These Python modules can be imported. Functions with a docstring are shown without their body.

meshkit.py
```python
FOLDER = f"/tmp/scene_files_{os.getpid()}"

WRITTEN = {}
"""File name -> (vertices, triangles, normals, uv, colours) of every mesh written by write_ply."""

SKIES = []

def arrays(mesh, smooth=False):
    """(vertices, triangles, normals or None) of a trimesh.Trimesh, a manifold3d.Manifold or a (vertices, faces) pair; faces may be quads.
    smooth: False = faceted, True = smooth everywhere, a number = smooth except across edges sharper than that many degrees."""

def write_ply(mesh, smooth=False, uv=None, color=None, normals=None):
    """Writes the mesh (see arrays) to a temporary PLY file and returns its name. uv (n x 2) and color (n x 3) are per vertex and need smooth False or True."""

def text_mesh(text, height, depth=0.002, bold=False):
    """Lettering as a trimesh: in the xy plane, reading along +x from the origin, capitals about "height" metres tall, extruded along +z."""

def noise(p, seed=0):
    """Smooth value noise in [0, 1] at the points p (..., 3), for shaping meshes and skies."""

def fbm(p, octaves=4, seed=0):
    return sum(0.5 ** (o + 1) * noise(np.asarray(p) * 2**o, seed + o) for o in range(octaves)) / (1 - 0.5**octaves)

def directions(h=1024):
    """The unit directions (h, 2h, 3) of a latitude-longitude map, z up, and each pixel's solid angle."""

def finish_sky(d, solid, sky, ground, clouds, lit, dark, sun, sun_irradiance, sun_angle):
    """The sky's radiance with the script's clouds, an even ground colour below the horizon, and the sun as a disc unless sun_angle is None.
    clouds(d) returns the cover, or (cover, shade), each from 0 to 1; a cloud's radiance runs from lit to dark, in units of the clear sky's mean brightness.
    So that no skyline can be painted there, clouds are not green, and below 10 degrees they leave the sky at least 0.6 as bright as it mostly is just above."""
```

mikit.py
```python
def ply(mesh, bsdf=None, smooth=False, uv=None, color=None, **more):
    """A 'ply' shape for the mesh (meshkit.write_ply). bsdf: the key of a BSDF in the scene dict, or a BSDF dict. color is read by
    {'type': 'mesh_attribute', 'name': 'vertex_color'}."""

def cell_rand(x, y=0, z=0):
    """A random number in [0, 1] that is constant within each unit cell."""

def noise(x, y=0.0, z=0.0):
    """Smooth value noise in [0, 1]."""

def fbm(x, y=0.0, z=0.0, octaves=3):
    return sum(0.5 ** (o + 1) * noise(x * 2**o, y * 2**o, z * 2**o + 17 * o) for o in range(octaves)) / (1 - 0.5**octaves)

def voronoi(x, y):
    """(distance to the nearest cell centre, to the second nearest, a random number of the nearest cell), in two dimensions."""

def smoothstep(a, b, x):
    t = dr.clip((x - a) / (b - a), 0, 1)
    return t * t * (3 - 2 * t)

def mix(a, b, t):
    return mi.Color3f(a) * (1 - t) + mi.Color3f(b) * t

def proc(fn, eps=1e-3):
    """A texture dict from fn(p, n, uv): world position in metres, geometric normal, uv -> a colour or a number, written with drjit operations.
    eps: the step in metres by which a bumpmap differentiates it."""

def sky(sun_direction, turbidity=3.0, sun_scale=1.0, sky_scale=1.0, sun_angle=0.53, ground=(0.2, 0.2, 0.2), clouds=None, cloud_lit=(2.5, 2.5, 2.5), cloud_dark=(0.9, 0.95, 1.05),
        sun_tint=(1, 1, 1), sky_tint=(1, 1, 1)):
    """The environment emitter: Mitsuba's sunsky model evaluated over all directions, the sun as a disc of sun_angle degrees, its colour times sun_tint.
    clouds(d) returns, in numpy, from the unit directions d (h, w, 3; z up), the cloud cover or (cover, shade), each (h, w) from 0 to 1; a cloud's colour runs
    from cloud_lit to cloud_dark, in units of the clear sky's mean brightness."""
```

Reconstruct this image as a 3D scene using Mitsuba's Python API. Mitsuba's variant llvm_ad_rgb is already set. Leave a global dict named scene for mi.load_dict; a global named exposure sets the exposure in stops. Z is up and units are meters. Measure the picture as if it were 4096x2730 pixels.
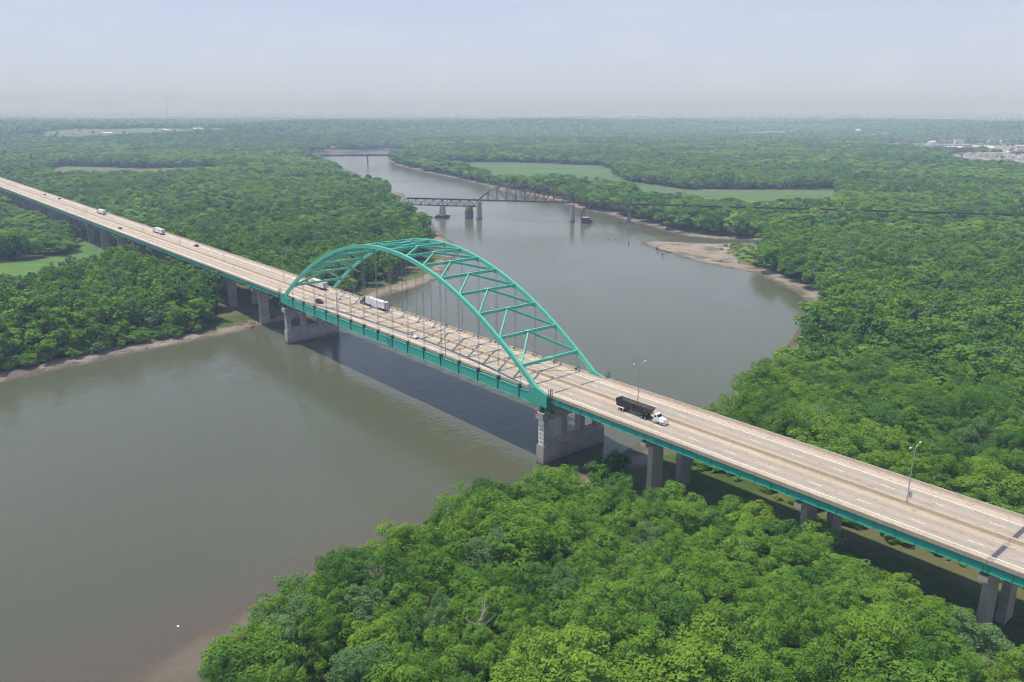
import math, random, re
import numpy as np, trimesh, shapely
import shapely.geometry as sg
import drjit as dr
import mitsuba as mi
import mikit, meshkit
from mikit import proc, noise as tn, fbm as tf, smoothstep as ss, mix, voronoi, cell_rand

T = mi.ScalarTransform4f
scene, labels = {}, {}
# ------------------------------------------------------------------ camera, sky, exposure
CAM = np.array([270.889, -177.603, 111.28])
A, P, R, FPX = math.radians(40.5957), math.radians(15.976), math.radians(0.098), 3183.96
HD = np.array([-math.cos(A), math.sin(A), 0.0])
RT0 = np.array([math.sin(A), math.cos(A), 0.0])
FW = HD * math.cos(P) + np.array([0, 0, -math.sin(P)])
UP0 = HD * math.sin(P) + np.array([0, 0, math.cos(P)])
UP = UP0 * math.cos(R) - RT0 * math.sin(R)
scene['camera'] = {'type': 'perspective', 'fov': 2 * math.degrees(math.atan(2048 / FPX)), 'fov_axis': 'x', 'near_clip': 1.0, 'far_clip': 60000.0,
                   'to_world': T().look_at(origin=CAM.tolist(), target=(CAM + FW).tolist(), up=UP.tolist()), 'medium': {'type': 'ref', 'id': 'haze_air'}}
SUN = (-0.26, -0.21, 1.0)


def cirrus(d):
    u = d[..., :2] / np.maximum(d[..., 2:3], 0.06)
    q = np.stack([u[..., 0] * 0.9 + u[..., 1] * 0.5, u[..., 1] * 2.2 - u[..., 0] * 0.9, 0 * u[..., 0]], -1)
    n = meshkit.fbm(q * 0.8 + 11.3, 5, 4)
    veil = 0.10 + 0.82 * np.exp(-np.maximum(d[..., 2], 0) / 0.30)
    return veil + 0.13 * np.clip((n - 0.42) * 3, 0, 1)


scene['sky'] = mikit.sky(SUN, turbidity=4.0, ground=(0.1, 0.13, 0.1), clouds=cirrus, cloud_lit=(2.2, 2.33, 2.78), cloud_dark=(2.0, 2.1, 2.4), sky_tint=(0.92, 1.03, 1.26), sun_tint=(0.96, 1.0, 1.09))
exposure = 1.5
HAZE_SIGMA = 1.75e-4


# ------------------------------------------------------------------ helpers
def num(name):
    if name not in taken:
        taken[name] = 0
        return name
    taken[name] += 1
    return f'{name}_{taken[name]:03d}'


taken = {}


def add(key, mesh, bsdf, smooth=False, **kw):
    key = num(key)
    scene[key] = mikit.ply(mesh, bsdf, smooth=smooth, **kw)
    return key


def tag(key, label=None, cat=None, group=None, kind=None):
    d = labels.setdefault(key, {})
    for k, v in (('label', label), ('category', cat), ('group', group), ('kind', kind)):
        if v:
            d[k] = v
    return key


def thing(name, label, cat, group=None):
    return tag(num(name), label, cat, group)


def cat(ms):
    return trimesh.util.concatenate(ms) if len(ms) > 1 else ms[0]


def box(x0, x1, y0, y1, z0, z1):
    m = trimesh.creation.box(extents=(x1 - x0, y1 - y0, z1 - z0))
    m.apply_translation(((x0 + x1) / 2, (y0 + y1) / 2, (z0 + z1) / 2))
    return m


def beam(p, q, w, h, up=(0, 0, 1)):
    """box beam from p to q, w across, h in the plane of up"""
    p, q = np.asarray(p, float), np.asarray(q, float)
    d = q - p
    L = np.linalg.norm(d)
    d = d / L
    s = np.cross(d, up)
    if np.linalg.norm(s) < 1e-6:
        s = np.cross(d, (1.0, 0, 0))
    s /= np.linalg.norm(s)
    u = np.cross(s, d)
    m = trimesh.creation.box(extents=(L, w, h))
    M = np.eye(4)
    M[:3, 0], M[:3, 1], M[:3, 2], M[:3, 3] = d, -s, u, (p + q) / 2
    m.apply_transform(M)
    return m


def tube(pts, r, sides=6, caps=True):
    pts = np.asarray(pts, float)
    r = np.broadcast_to(r, (len(pts),))
    t = np.gradient(pts, axis=0)
    t /= np.linalg.norm(t, axis=1, keepdims=True)
    a = np.cross(t, np.where(np.abs(t[:, 2:]) < 0.9, [[0, 0, 1.0]], [[1.0, 0, 0]]))
    a /= np.linalg.norm(a, axis=1, keepdims=True)
    b = np.cross(t, a)
    g = np.arange(sides) * 2 * np.pi / sides
    v = (pts[:, None] + r[:, None, None] * (np.cos(g)[None, :, None] * a[:, None] + np.sin(g)[None, :, None] * b[:, None])).reshape(-1, 3)
    f = []
    n = len(pts)
    for i in range(n - 1):
        for j in range(sides):
            k = (j + 1) % sides
            f += [[i * sides + j, i * sides + k, (i + 1) * sides + k], [i * sides + j, (i + 1) * sides + k, (i + 1) * sides + j]]
    if caps:
        for j in range(1, sides - 1):
            f += [[0, j + 1, j], [(n - 1) * sides, (n - 1) * sides + j, (n - 1) * sides + j + 1]]
    return trimesh.Trimesh(v, f, process=False)


def cyl(p, q, r, sides=16, r2=None):
    return tube([p, q], [r, r if r2 is None else r2], sides)


def lathe(prof, at, sides=20):
    m = trimesh.creation.revolve(np.array(prof, float), sections=sides)
    m.apply_translation(at)
    return m


def extrude_x(poly, x0, x1):
    """polygon of (y, z) extruded along x"""
    p = sg.Polygon(poly)
    m = trimesh.creation.extrude_polygon(p, x1 - x0, engine='earcut')
    M = np.array([[0, 0, 1, x0], [1, 0, 0, 0], [0, 1, 0, 0], [0, 0, 0, 1.0]])
    m.apply_transform(M)
    return m


def extrude_y(poly, y0, y1):
    """polygon of (x, z) extruded along y"""
    p = sg.Polygon(poly)
    m = trimesh.creation.extrude_polygon(p, y1 - y0, engine='earcut')
    M = np.array([[1, 0, 0, 0], [0, 0, -1, y1], [0, 1, 0, 0], [0, 0, 0, 1.0]])
    m.apply_transform(M)
    return m


def extrude_z(poly, z0, z1):
    p = poly if isinstance(poly, sg.Polygon) else sg.Polygon(poly)
    m = trimesh.creation.extrude_polygon(p, z1 - z0, engine='earcut')
    m.apply_translation((0, 0, z0))
    return m


def sheet(poly, z):
    p = poly if isinstance(poly, sg.Polygon) else sg.Polygon(poly)
    v, f = trimesh.creation.triangulate_polygon(p, engine='earcut')
    v3 = np.c_[v, np.full(len(v), float(z))]
    a = np.cross(v3[f[:, 1]] - v3[f[:, 0]], v3[f[:, 2]] - v3[f[:, 0]])[:, 2]
    f = np.where((a < 0)[:, None], f[:, ::-1], f)
    return trimesh.Trimesh(v3, f, process=False)


def place(m, x, y, z=0.0, rot=0.0):
    m = m.copy()
    c, s = math.cos(rot), math.sin(rot)
    m.apply_transform(np.array([[c, -s, 0, x], [s, c, 0, y], [0, 0, 1, z], [0, 0, 0, 1.0]]))
    return m


def rgb(*c):
    return {'type': 'rgb', 'value': list(c)}


def mat(name, base, rough=0.6, metal=0.0, spec=0.5, **kw):
    b = {'type': 'principled', 'base_color': base if isinstance(base, dict) else rgb(*base), 'roughness': rough, 'metallic': metal, 'specular': spec, **kw}
    scene[name] = {'type': 'twosided', 'b': b}
    return name


# ------------------------------------------------------------------ materials
def deck_col(p, n, uv):
    y = dr.abs(p.y)
    n1 = tf(p.x * 0.07, p.y * 0.9, 3.0, 4)
    n2 = tf(p.x * 0.9, p.y * 0.9, 0.0, 3)
    c = mix((0.45, 0.395, 0.31), (0.54, 0.47, 0.37), n1)
    lane = ss(1.9, 2.6, y) * (1 - ss(9.2, 9.8, y))
    c = mix(c, (0.40, 0.362, 0.30), lane * (0.45 + 0.5 * n1))
    tr = dr.exp(-dr.square((dr.abs(dr.abs(y - 5.9) - 1.85) - 0.0) / 0.9))
    c = mix(c, (0.29, 0.265, 0.24), lane * tr * 0.42 * (0.5 + n2))
    slab = cell_rand(dr.floor(p.x / 11.1), dr.floor(p.y / 3.7), 5.0)
    c = c * (0.955 + 0.09 * slab)
    sp = ss(0.80, 0.9, tn(p.x * 1.1 + 31, p.y * 1.9))
    return c * (1 - 0.22 * sp)


def conc_col(p, n, uv):
    streak = tf(p.x * 1.6, p.y * 1.6, p.z * 0.12, 4)
    blot = tf(p.x * 0.25, p.y * 0.25, p.z * 0.25, 3)
    c = mix((0.25, 0.235, 0.21), (0.50, 0.465, 0.41), 0.25 + 0.6 * blot + 0.35 * (streak - 0.5))
    c = mix(c, (0.12, 0.11, 0.10), 0.55 * ss(0.62, 0.8, streak))
    fz = dr.abs(p.z / 2.4 - dr.floor(p.z / 2.4) - 0.5) * 2.4
    c = c * (0.78 + 0.22 * ss(0.03, 0.09, fz))
    c = mix(c, (0.16, 0.145, 0.12), 0.5 * (1 - ss(1.5, 3.6, p.z + 1.6 * (streak - 0.5))))
    wet = 1 - ss(0.7, 1.1, p.z + 0.6 * (blot - 0.5))
    return mix(c, (0.10, 0.09, 0.075), wet * 0.8)


def parapet_col(p, n, uv):
    st = tf(p.x * 1.3, p.y * 2, p.z * 0.3, 4)
    j = ss(0.03, 0.06, dr.abs(p.x / 3.7 - dr.floor(p.x / 3.7) - 0.5) * 3.7)
    return mix((0.33, 0.285, 0.225), (0.50, 0.435, 0.345), st) * (0.85 + 0.15 * j)


def paint_col(a, b):
    def f(p, n, uv):
        t = tf(p.x * 0.35, p.y * 0.35, p.z * 0.35, 3)
        s = tf(p.x * 2.2, p.y * 2.2, p.z * 0.4, 3)
        c = mix(a, b, t)
        return mix(c, (c[0] * 0.72, c[1] * 0.72, c[2] * 0.72), ss(0.6, 0.8, s) * 0.5)
    return f


def rust_col(p, n, uv):
    t = tf(p.x * 0.9, p.y * 0.9, p.z * 0.5, 3)
    return mix((0.11, 0.078, 0.066), (0.29, 0.20, 0.16), t)


def dark_steel_col(p, n, uv):
    t = tf(p.x * 0.7, p.y * 0.7, p.z * 0.7, 3)
    return mix((0.025, 0.026, 0.028), (0.06, 0.055, 0.05), t)


mat('deck_concrete', proc(deck_col), 0.85, spec=0.3)
mat('pier_concrete', proc(conc_col), 0.9, spec=0.3)
mat('parapet_concrete', proc(parapet_col), 0.85, spec=0.3)
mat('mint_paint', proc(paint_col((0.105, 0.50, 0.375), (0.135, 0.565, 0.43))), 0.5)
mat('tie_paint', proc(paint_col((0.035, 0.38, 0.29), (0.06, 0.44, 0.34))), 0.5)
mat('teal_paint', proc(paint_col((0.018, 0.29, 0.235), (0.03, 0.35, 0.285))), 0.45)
mat('dark_green', (0.012, 0.10, 0.075), 0.5)
mat('rust_steel', proc(rust_col), 0.8)
mat('dark_steel', proc(dark_steel_col), 0.7)
mat('white_line', (0.85, 0.83, 0.78), 0.7)
mat('yellow_line', (0.62, 0.45, 0.20), 0.7)
mat('joint_rubber', (0.085, 0.087, 0.10), 0.6)
mat('joint_patch', (0.33, 0.30, 0.27), 0.85)
mat('cable_steel', (0.24, 0.26, 0.28), 0.5, 0.2)
mat('galvanized', (0.42, 0.44, 0.46), 0.4, 0.5)
mat('lamp_white', (0.75, 0.76, 0.76), 0.4)
mat('white_paint', (0.80, 0.80, 0.79), 0.3, clearcoat=0.6)
mat('trailer_white', (0.74, 0.75, 0.77), 0.45)
mat('trailer_grey', (0.42, 0.42, 0.43), 0.5)
mat('black_paint', (0.012, 0.012, 0.014), 0.35)
mat('tub_inside', proc(lambda p, n, uv: mix((0.09, 0.08, 0.07), (0.25, 0.23, 0.2), tf(p.x * 1.5, p.y * 1.5, p.z * 1.5, 3))), 0.8)
mat('red_paint', (0.32, 0.02, 0.03), 0.35, clearcoat=0.6)
mat('navy_paint', (0.02, 0.022, 0.05), 0.3, clearcoat=0.7)
mat('grey_paint', (0.30, 0.31, 0.33), 0.35, clearcoat=0.5)
mat('plum_paint', (0.035, 0.022, 0.03), 0.3, clearcoat=0.8)
mat('dark_paint', (0.016, 0.017, 0.022), 0.3, clearcoat=0.8)
mat('car_glass', (0.012, 0.018, 0.022), 0.08, spec=0.8)
mat('tyre', (0.014, 0.014, 0.014), 0.85)
mat('chrome', (0.75, 0.76, 0.78), 0.2, 0.95)
mat('lamp_glass', (0.6, 0.6, 0.58), 0.15)
mat('tail_red', (0.35, 0.01, 0.01), 0.3)
mat('yellow_panel', (0.75, 0.60, 0.05), 0.5)
mat('brown_print', (0.33, 0.2, 0.03), 0.5)
mat('grey_print', (0.3, 0.3, 0.34), 0.5)
mat('gauge_white', (0.82, 0.82, 0.80), 0.5)
mat('gauge_black', (0.03, 0.03, 0.03), 0.6)
mat('sign_red', (0.55, 0.02, 0.04), 0.5)
mat('sheet_pile', proc(lambda p, n, uv: mix((0.055, 0.04, 0.045), (0.13, 0.09, 0.085), tf(p.x * 2, p.y * 2, p.z * 0.5, 3))), 0.8)
mat('cell_cap', (0.38, 0.35, 0.3), 0.9)
mat('old_stone', proc(lambda p, n, uv: mix((0.10, 0.095, 0.085), (0.27, 0.25, 0.22), tf(p.x * 0.8, p.y * 0.8, p.z * 1.2, 4))), 0.9)
mat('driftwood', proc(lambda p, n, uv: mix((0.16, 0.13, 0.10), (0.42, 0.36, 0.29), tf(p.x * 3, p.y * 3, p.z * 3, 3))), 0.9)
mat('bark', (0.13, 0.105, 0.08), 0.9)
mat('pale_bark', (0.40, 0.37, 0.32), 0.9)
mat('roof_tan', (0.52, 0.46, 0.38), 0.7)
mat('roof_white', (0.82, 0.82, 0.82), 0.6)
mat('wall_grey', (0.46, 0.47, 0.48), 0.7)
mat('wall_pale', (0.66, 0.64, 0.58), 0.8)
mat('wall_dark', (0.05, 0.075, 0.08), 0.7)
mat('wall_teal', (0.10, 0.25, 0.23), 0.7)
mat('wall_brown', (0.20, 0.14, 0.12), 0.8)
mat('silo_brown', (0.24, 0.21, 0.2), 0.8)
mat('tank_white', (0.76, 0.75, 0.72), 0.6)
mat('tank_cream', (0.50, 0.48, 0.42), 0.6)
mat('roof_red', (0.42, 0.08, 0.07), 0.7)
mat('window_dark', (0.04, 0.05, 0.06), 0.2)
mat('gravel', proc(lambda p, n, uv: mix((0.13, 0.135, 0.10), (0.32, 0.295, 0.25), tf(p.x * 0.05, p.y * 0.05, 0.0, 4))), 0.95)


# ------------------------------------------------------------------ layout of land and water (metres; z = 0 is the river)
RIVER = [(140, -420), (124, -200), (113, -149), (111, -138), (106, -119), (103, -104), (104, -86), (103, -60), (104, -30), (106, 2), (105, 14), (102, 34), (97, 77), (86, 125), (68, 183),
         (48, 230), (30, 264), (23, 274), (7, 291), (-12, 303), (-30, 316), (-41, 326), (-63, 328), (-94, 329), (-126, 339), (-164, 354), (-188, 365), (-199, 382), (-174, 400), (-148, 416),
         (-133, 440), (-118, 458), (-112, 468), (-124, 470), (-146, 450), (-164, 436), (-191, 434), (-216, 443), (-269, 465), (-301, 475), (-359, 503), (-396, 512), (-425, 519), (-497, 558), (-635, 601),
         (-728, 627), (-870, 672), (-1026, 715), (-1299, 810), (-1450, 890), (-1556, 985), (-1640, 1060), (-1760, 1180), (-1917, 1240), (-2010, 1230), (-1930, 1080), (-1890, 1000), (-1843, 895), (-1771, 832), (-1648, 800),
         (-1440, 722), (-1215, 634), (-1030, 556), (-910, 502), (-835, 470), (-776, 464), (-705, 455), (-640, 418), (-600, 385), (-510, 345), (-455, 318), (-398, 290), (-346, 263), (-307, 247), (-262, 222), (-241, 202),
         (-212, 177), (-174, 138), (-164, 112), (-154, 83), (-138, 30), (-131, 2), (-130, -11), (-127, -47), (-124, -79), (-120, -108), (-116, -134), (-108, -180), (-100, -260), (-90, -420)]
ISLET = [sg.Polygon([(-209, 398), (-196, 404), (-186, 414), (-190, 418), (-203, 409), (-212, 402)]), sg.Polygon([(-228, 405), (-219, 408), (-222, 414), (-231, 411)])]
SANDBAR = sg.Polygon([(-189, 362), (-202, 383), (-175, 405), (-141, 446), (-128, 437), (-121, 420), (-104, 392), (-78, 352), (-60, 340), (-34, 330), (-16, 318), (10, 296), (27, 276), (38, 252), (30, 250), (5, 284), (-27, 304), (-39, 320), (-60, 322), (-90, 322), (-121, 332), (-159, 346)])
GRASSBAR = sg.Polygon([(-116, 392), (-130, 430), (-120, 448), (-100, 418), (-80, 385), (-58, 358), (-64, 349), (-93, 370)])
CLEAR_B = sg.Polygon([(-534, -12), (-500, -16), (-464, -22), (-435, -28), (-429, -45), (-425, -69), (-440, -122), (-290, -122), (-280, -92), (-290, -74), (-302, -60), (-310, -50), (-306, -41), (-355, -25), (-385, -18), (-410, -14), (-480, -10)])
MEADOW = sg.Polygon([(-1579, 178), (-1629, 224), (-1518, 288), (-1449, 324), (-1424, 462), (-1190, 374), (-1144, 341), (-1130, 301), (-1103, 245), (-1107, 191), (-1159, 151), (-1217, 115)])
FIELD_D = sg.Polygon([(-1239, 925), (-1151, 1051), (-1073, 1070), (-932, 1105), (-832, 1028), (-677, 871), (-610, 836), (-536, 819), (-478, 794), (-400, 697), (-345, 650), (-350, 591), (-390, 600), (-474, 677), (-508, 672), (-554, 675), (-642, 720), (-665, 716), (-650, 680), (-665, 648), (-686, 643), (-723, 645), (-770, 662), (-811, 692), (-917, 742), (-1059, 794)])
FIELD_E = sg.Polygon([(-472, 798), (-459, 803), (-416, 857), (-362, 926), (-330, 973), (-252, 828), (-224, 771), (-203, 729), (-195, 675), (-207, 649), (-227, 662), (-221, 633), (-213, 586), (-243, 607), (-279, 645), (-293, 628), (-282, 583), (-317, 591), (-340, 600), (-340, 654), (-394, 699)])
FIELD_F = sg.Polygon([(-2645, 4031), (-2746, 4822), (-2847, 5101), (-2256, 4311), (-2277, 4048), (-1936, 3742), (-1939, 3487), (-2104, 3362), (-2217, 3414)])
FL = [(round(CAM[0] + q * math.cos(math.radians(a))), round(CAM[1] + q * math.sin(math.radians(a)))) for q, a in ((3130, 169), (3160, 166.5), (3230, 164), (3180, 161.5), (3260, 158.5), (3330, 156.5), (3420, 154.2), (3560, 154.6), (3540, 157), (3700, 158.5), (3620, 161), (3800, 163), (3640, 165.5), (3760, 167.2), (3600, 169))]
FIELD_L = sg.Polygon(FL)
PLANT_A = sg.Polygon([(-1110, 2700), (-1180, 3016), (-1060, 3100), (-1140, 3321), (-1000, 3330), (-700, 3160), (-470, 2800), (-480, 2500), (-560, 2490), (-650, 2340), (-700, 2300), (-780, 2330), (-850, 2390), (-930, 2470)])
PLANT_B = sg.Polygon([(-600, 2030), (-650, 2228), (-632, 2305), (-560, 2480), (-470, 2440), (-250, 1855), (-284, 1640), (-330, 1650), (-407, 1710), (-494, 1790)])
VALLEY = sg.Polygon([(-2900, -1500), (-2699, 48), (-2544, 244), (-2308, 541), (-2070, 829), (-2100, 1060), (-2050, 1300), (-2574, 1831), (-2929, 2486), (-2985, 3001), (-2759, 3470), (-2957, 4615), (-2769, 5123), (-2300, 4500), (-1500, 3600), (-1345, 3330), (-1273, 3500), (-1100, 3700), (-655, 3847), (600, 4300), (4500, 4300), (4500, -4500), (-2900, -4500)])
RIVER_P = sg.Polygon(RIVER)
for isl in ISLET:
    RIVER_P = RIVER_P.difference(isl)
shapely.prepare(RIVER_P)
shapely.prepare(VALLEY)


def inside(poly, x, y):
    shapely.prepare(poly)
    return shapely.contains_xy(poly, x, y)


def dist(poly, x, y):
    return shapely.distance(poly.boundary, shapely.points(x, y))


def sdist(poly, x, y):
    """distance, positive outside"""
    return dist(poly, x, y) * np.where(inside(poly, x, y), -1, 1)


def sstep(a, b, x):
    t = np.clip((x - a) / (b - a), 0, 1)
    return t * t * (3 - 2 * t)


def height(x, y):
    x, y = np.asarray(x, float), np.asarray(y, float)
    xy = np.stack([x, y, 0 * x], -1)
    s = sdist(RIVER_P, x, y)
    near = np.hypot(x - CAM[0], y - CAM[1]) < 1500
    s = s + np.where(near, 3.0 * (meshkit.fbm(xy / 11.0, 3, 2) - 0.5), 0)
    z = np.where(s < 0, np.maximum(0.12 * s, -2.0), 0.075 * s)
    z = np.minimum(z, 1.5 + 0.012 * np.maximum(s, 0))
    z = np.minimum(z, 2.4)
    z = np.where(inside(SANDBAR, x, y), np.minimum(z, 0.10 + 0.95 * meshkit.fbm(xy / 16.0, 3, 7)), z)
    z = np.where(inside(GRASSBAR, x, y), np.clip(z, 1.6, 1.85), z)
    o = sdist(VALLEY, x, y) + 160 * (meshkit.fbm(xy / 420.0, 4, 5) - 0.5)
    n = meshkit.fbm(xy / 900.0, 4, 9) - 0.5
    flat = sstep(0, 300, sdist(FIELD_L, x, y))
    hill = (37 + 8 * (1 - sstep(900, 1800, y)) + 46 * n * flat) * sstep(0, 1000, o) + 19 * sstep(900, 1800, y) * np.exp(-((o - 800) / 380.0) ** 2)
    return z + np.where(o > 0, hill, 0)


def pix(x, y, z):
    v = np.stack([np.asarray(x) - CAM[0], np.asarray(y) - CAM[1], np.asarray(z) - CAM[2]], -1)
    w = v @ FW
    return 2048 + FPX * (v @ RT0) / w, 1365 - FPX * (v @ UP) / w, w


# ------------------------------------------------------------------ ground, water, fields
def ground_col(p, n, uv):
    a = tf(p.x * 0.11, p.y * 0.11, 0.0, 4)
    b = tf(p.x * 0.9, p.y * 0.9, 1.0, 3)
    k = tf(p.x * 0.03, p.y * 0.03, 4.0, 3)
    sand = mix((0.165, 0.150, 0.118), (0.335, 0.298, 0.232), a * 0.75 + b * 0.45 - 0.1)
    wet = mix((0.08, 0.073, 0.055), (0.14, 0.126, 0.098), b)
    sand = mix(wet, sand, ss(0.08, 0.55, p.z + 0.6 * (a - 0.5)))
    pud = tf(p.x * 0.055 + 9.0, p.y * 0.08, 2.0, 4)
    sand = mix(sand, wet, ss(0.52, 0.66, pud) * 0.75)
    mud = ss(88.0, 96.0, p.x) * (1 - ss(-90.0, -60.0, p.y))
    sand = mix(sand, (0.115, 0.098, 0.078), mud * 0.7)
    grass = mix((0.04, 0.07, 0.02), (0.10, 0.15, 0.04), a * 0.5 + b * 0.5)
    dry = mix((0.16, 0.135, 0.08), (0.12, 0.15, 0.05), b)
    grass = mix(grass, dry, ss(0.42, 0.6, k) * 0.85)
    g = mix(sand, grass, ss(0.85, 1.1, p.z + 0.7 * (a - 0.5) + 0.3 * (b - 0.5)))
    v = voronoi(p.x / 420.0, p.y / 300.0)[2]
    far = mix(mix((0.10, 0.17, 0.05), (0.28, 0.27, 0.15), ss(0.6, 0.9, v)), (0.04, 0.075, 0.03), ss(0.55, 0.6, cell_rand(v * 97.0, 3.0)))
    return mix(g, far, ss(28.0, 38.0, p.z))


mat('ground_mix', proc(ground_col), 0.95, spec=0.2)
rs = [0, 30, 60, 90]
while rs[-1] < 13500:
    rs.append(rs[-1] + max(2.2, rs[-1] * (0.0075 if rs[-1] < 1200 else 0.012)))
hc = math.atan2(HD[1], HD[0])
fine = np.radians(np.arange(-44, 44.01, 0.19))
coarse = np.radians(np.arange(48, 313, 6.0))
ang = hc + np.concatenate([fine, coarse])
rr, aa = np.meshgrid(rs, ang, indexing='ij')
gx, gy = CAM[0] + rr * np.cos(aa), CAM[1] + rr * np.sin(aa)
gz = height(gx.ravel(), gy.ravel()).reshape(gx.shape)
nr, na = gx.shape
i, j = np.meshgrid(np.arange(nr - 1), np.arange(na), indexing='ij')
jn = (j + 1) % na
q = np.stack([i * na + j, (i + 1) * na + j, (i + 1) * na + jn, i * na + jn], -1).reshape(-1, 4)
gm = trimesh.Trimesh(np.stack([gx, gy, gz], -1).reshape(-1, 3), np.vstack([q[:, [0, 1, 2]], q[:, [0, 2, 3]]]), process=False)
scene['ground'] = mikit.ply(gm, 'ground_mix', smooth=True)
tag('ground', 'wooded river valley ground with sandy mud banks and grass', kind='structure')


def water_col(p, n, uv):
    t = tf(p.x * 0.012, p.y * 0.012, 0.0, 3)
    c = mix((0.086, 0.098, 0.060), (0.102, 0.114, 0.072), t)
    shore = ss(84.0, 106.0, p.x + 5 * (t - 0.5)) * (1 - ss(-70.0, -40.0, p.y))
    return mix(c, (0.115, 0.098, 0.078), shore * 0.8)


def water_rough(p, n, uv):
    return 0.045 + 0.07 * ss(0.35, 0.65, tf(p.x * 0.006 + p.y * 0.004, p.y * 0.018 - p.x * 0.02, 7.0, 4))


def water_bump(p, n, uv):
    w = tf(p.x * 0.55 + p.y * 0.28, p.y * 0.8 - p.x * 0.3, 0.0, 3)
    g = tf(p.x * 0.02, p.y * 0.02, 5.0, 2)
    k = tn(p.x * 1.15 + p.y * 0.2, p.y * 0.3 - p.x * 0.1, 3.0)
    return (0.5 * w + 0.6 * k) * (0.35 + 0.9 * g)


scene['river_water'] = {'type': 'twosided', 'b': {'type': 'bumpmap', 'arbitrary': proc(water_bump, eps=0.12), 'scale': 0.14,
                        'b': {'type': 'principled', 'base_color': proc(water_col), 'roughness': proc(water_rough), 'specular': 0.32}}}
scene['river'] = {'type': 'rectangle', 'to_world': T().translate([-900, 400, 0]).scale([3000, 3000, 1]), 'bsdf': {'type': 'ref', 'id': 'river_water'}}
tag('river', 'wide muddy river with fine ripples and soft reflections', kind='structure')


def field_col(a, b, sc=0.02):
    def f(p, n, uv):
        t = tf(p.x * sc, p.y * sc, 0.0, 4)
        r = tn((p.x * 0.8 - p.y * 0.6) * 0.25, 3.0)
        return mix(a, b, t) * (0.9 + 0.2 * r)
    return f


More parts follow.
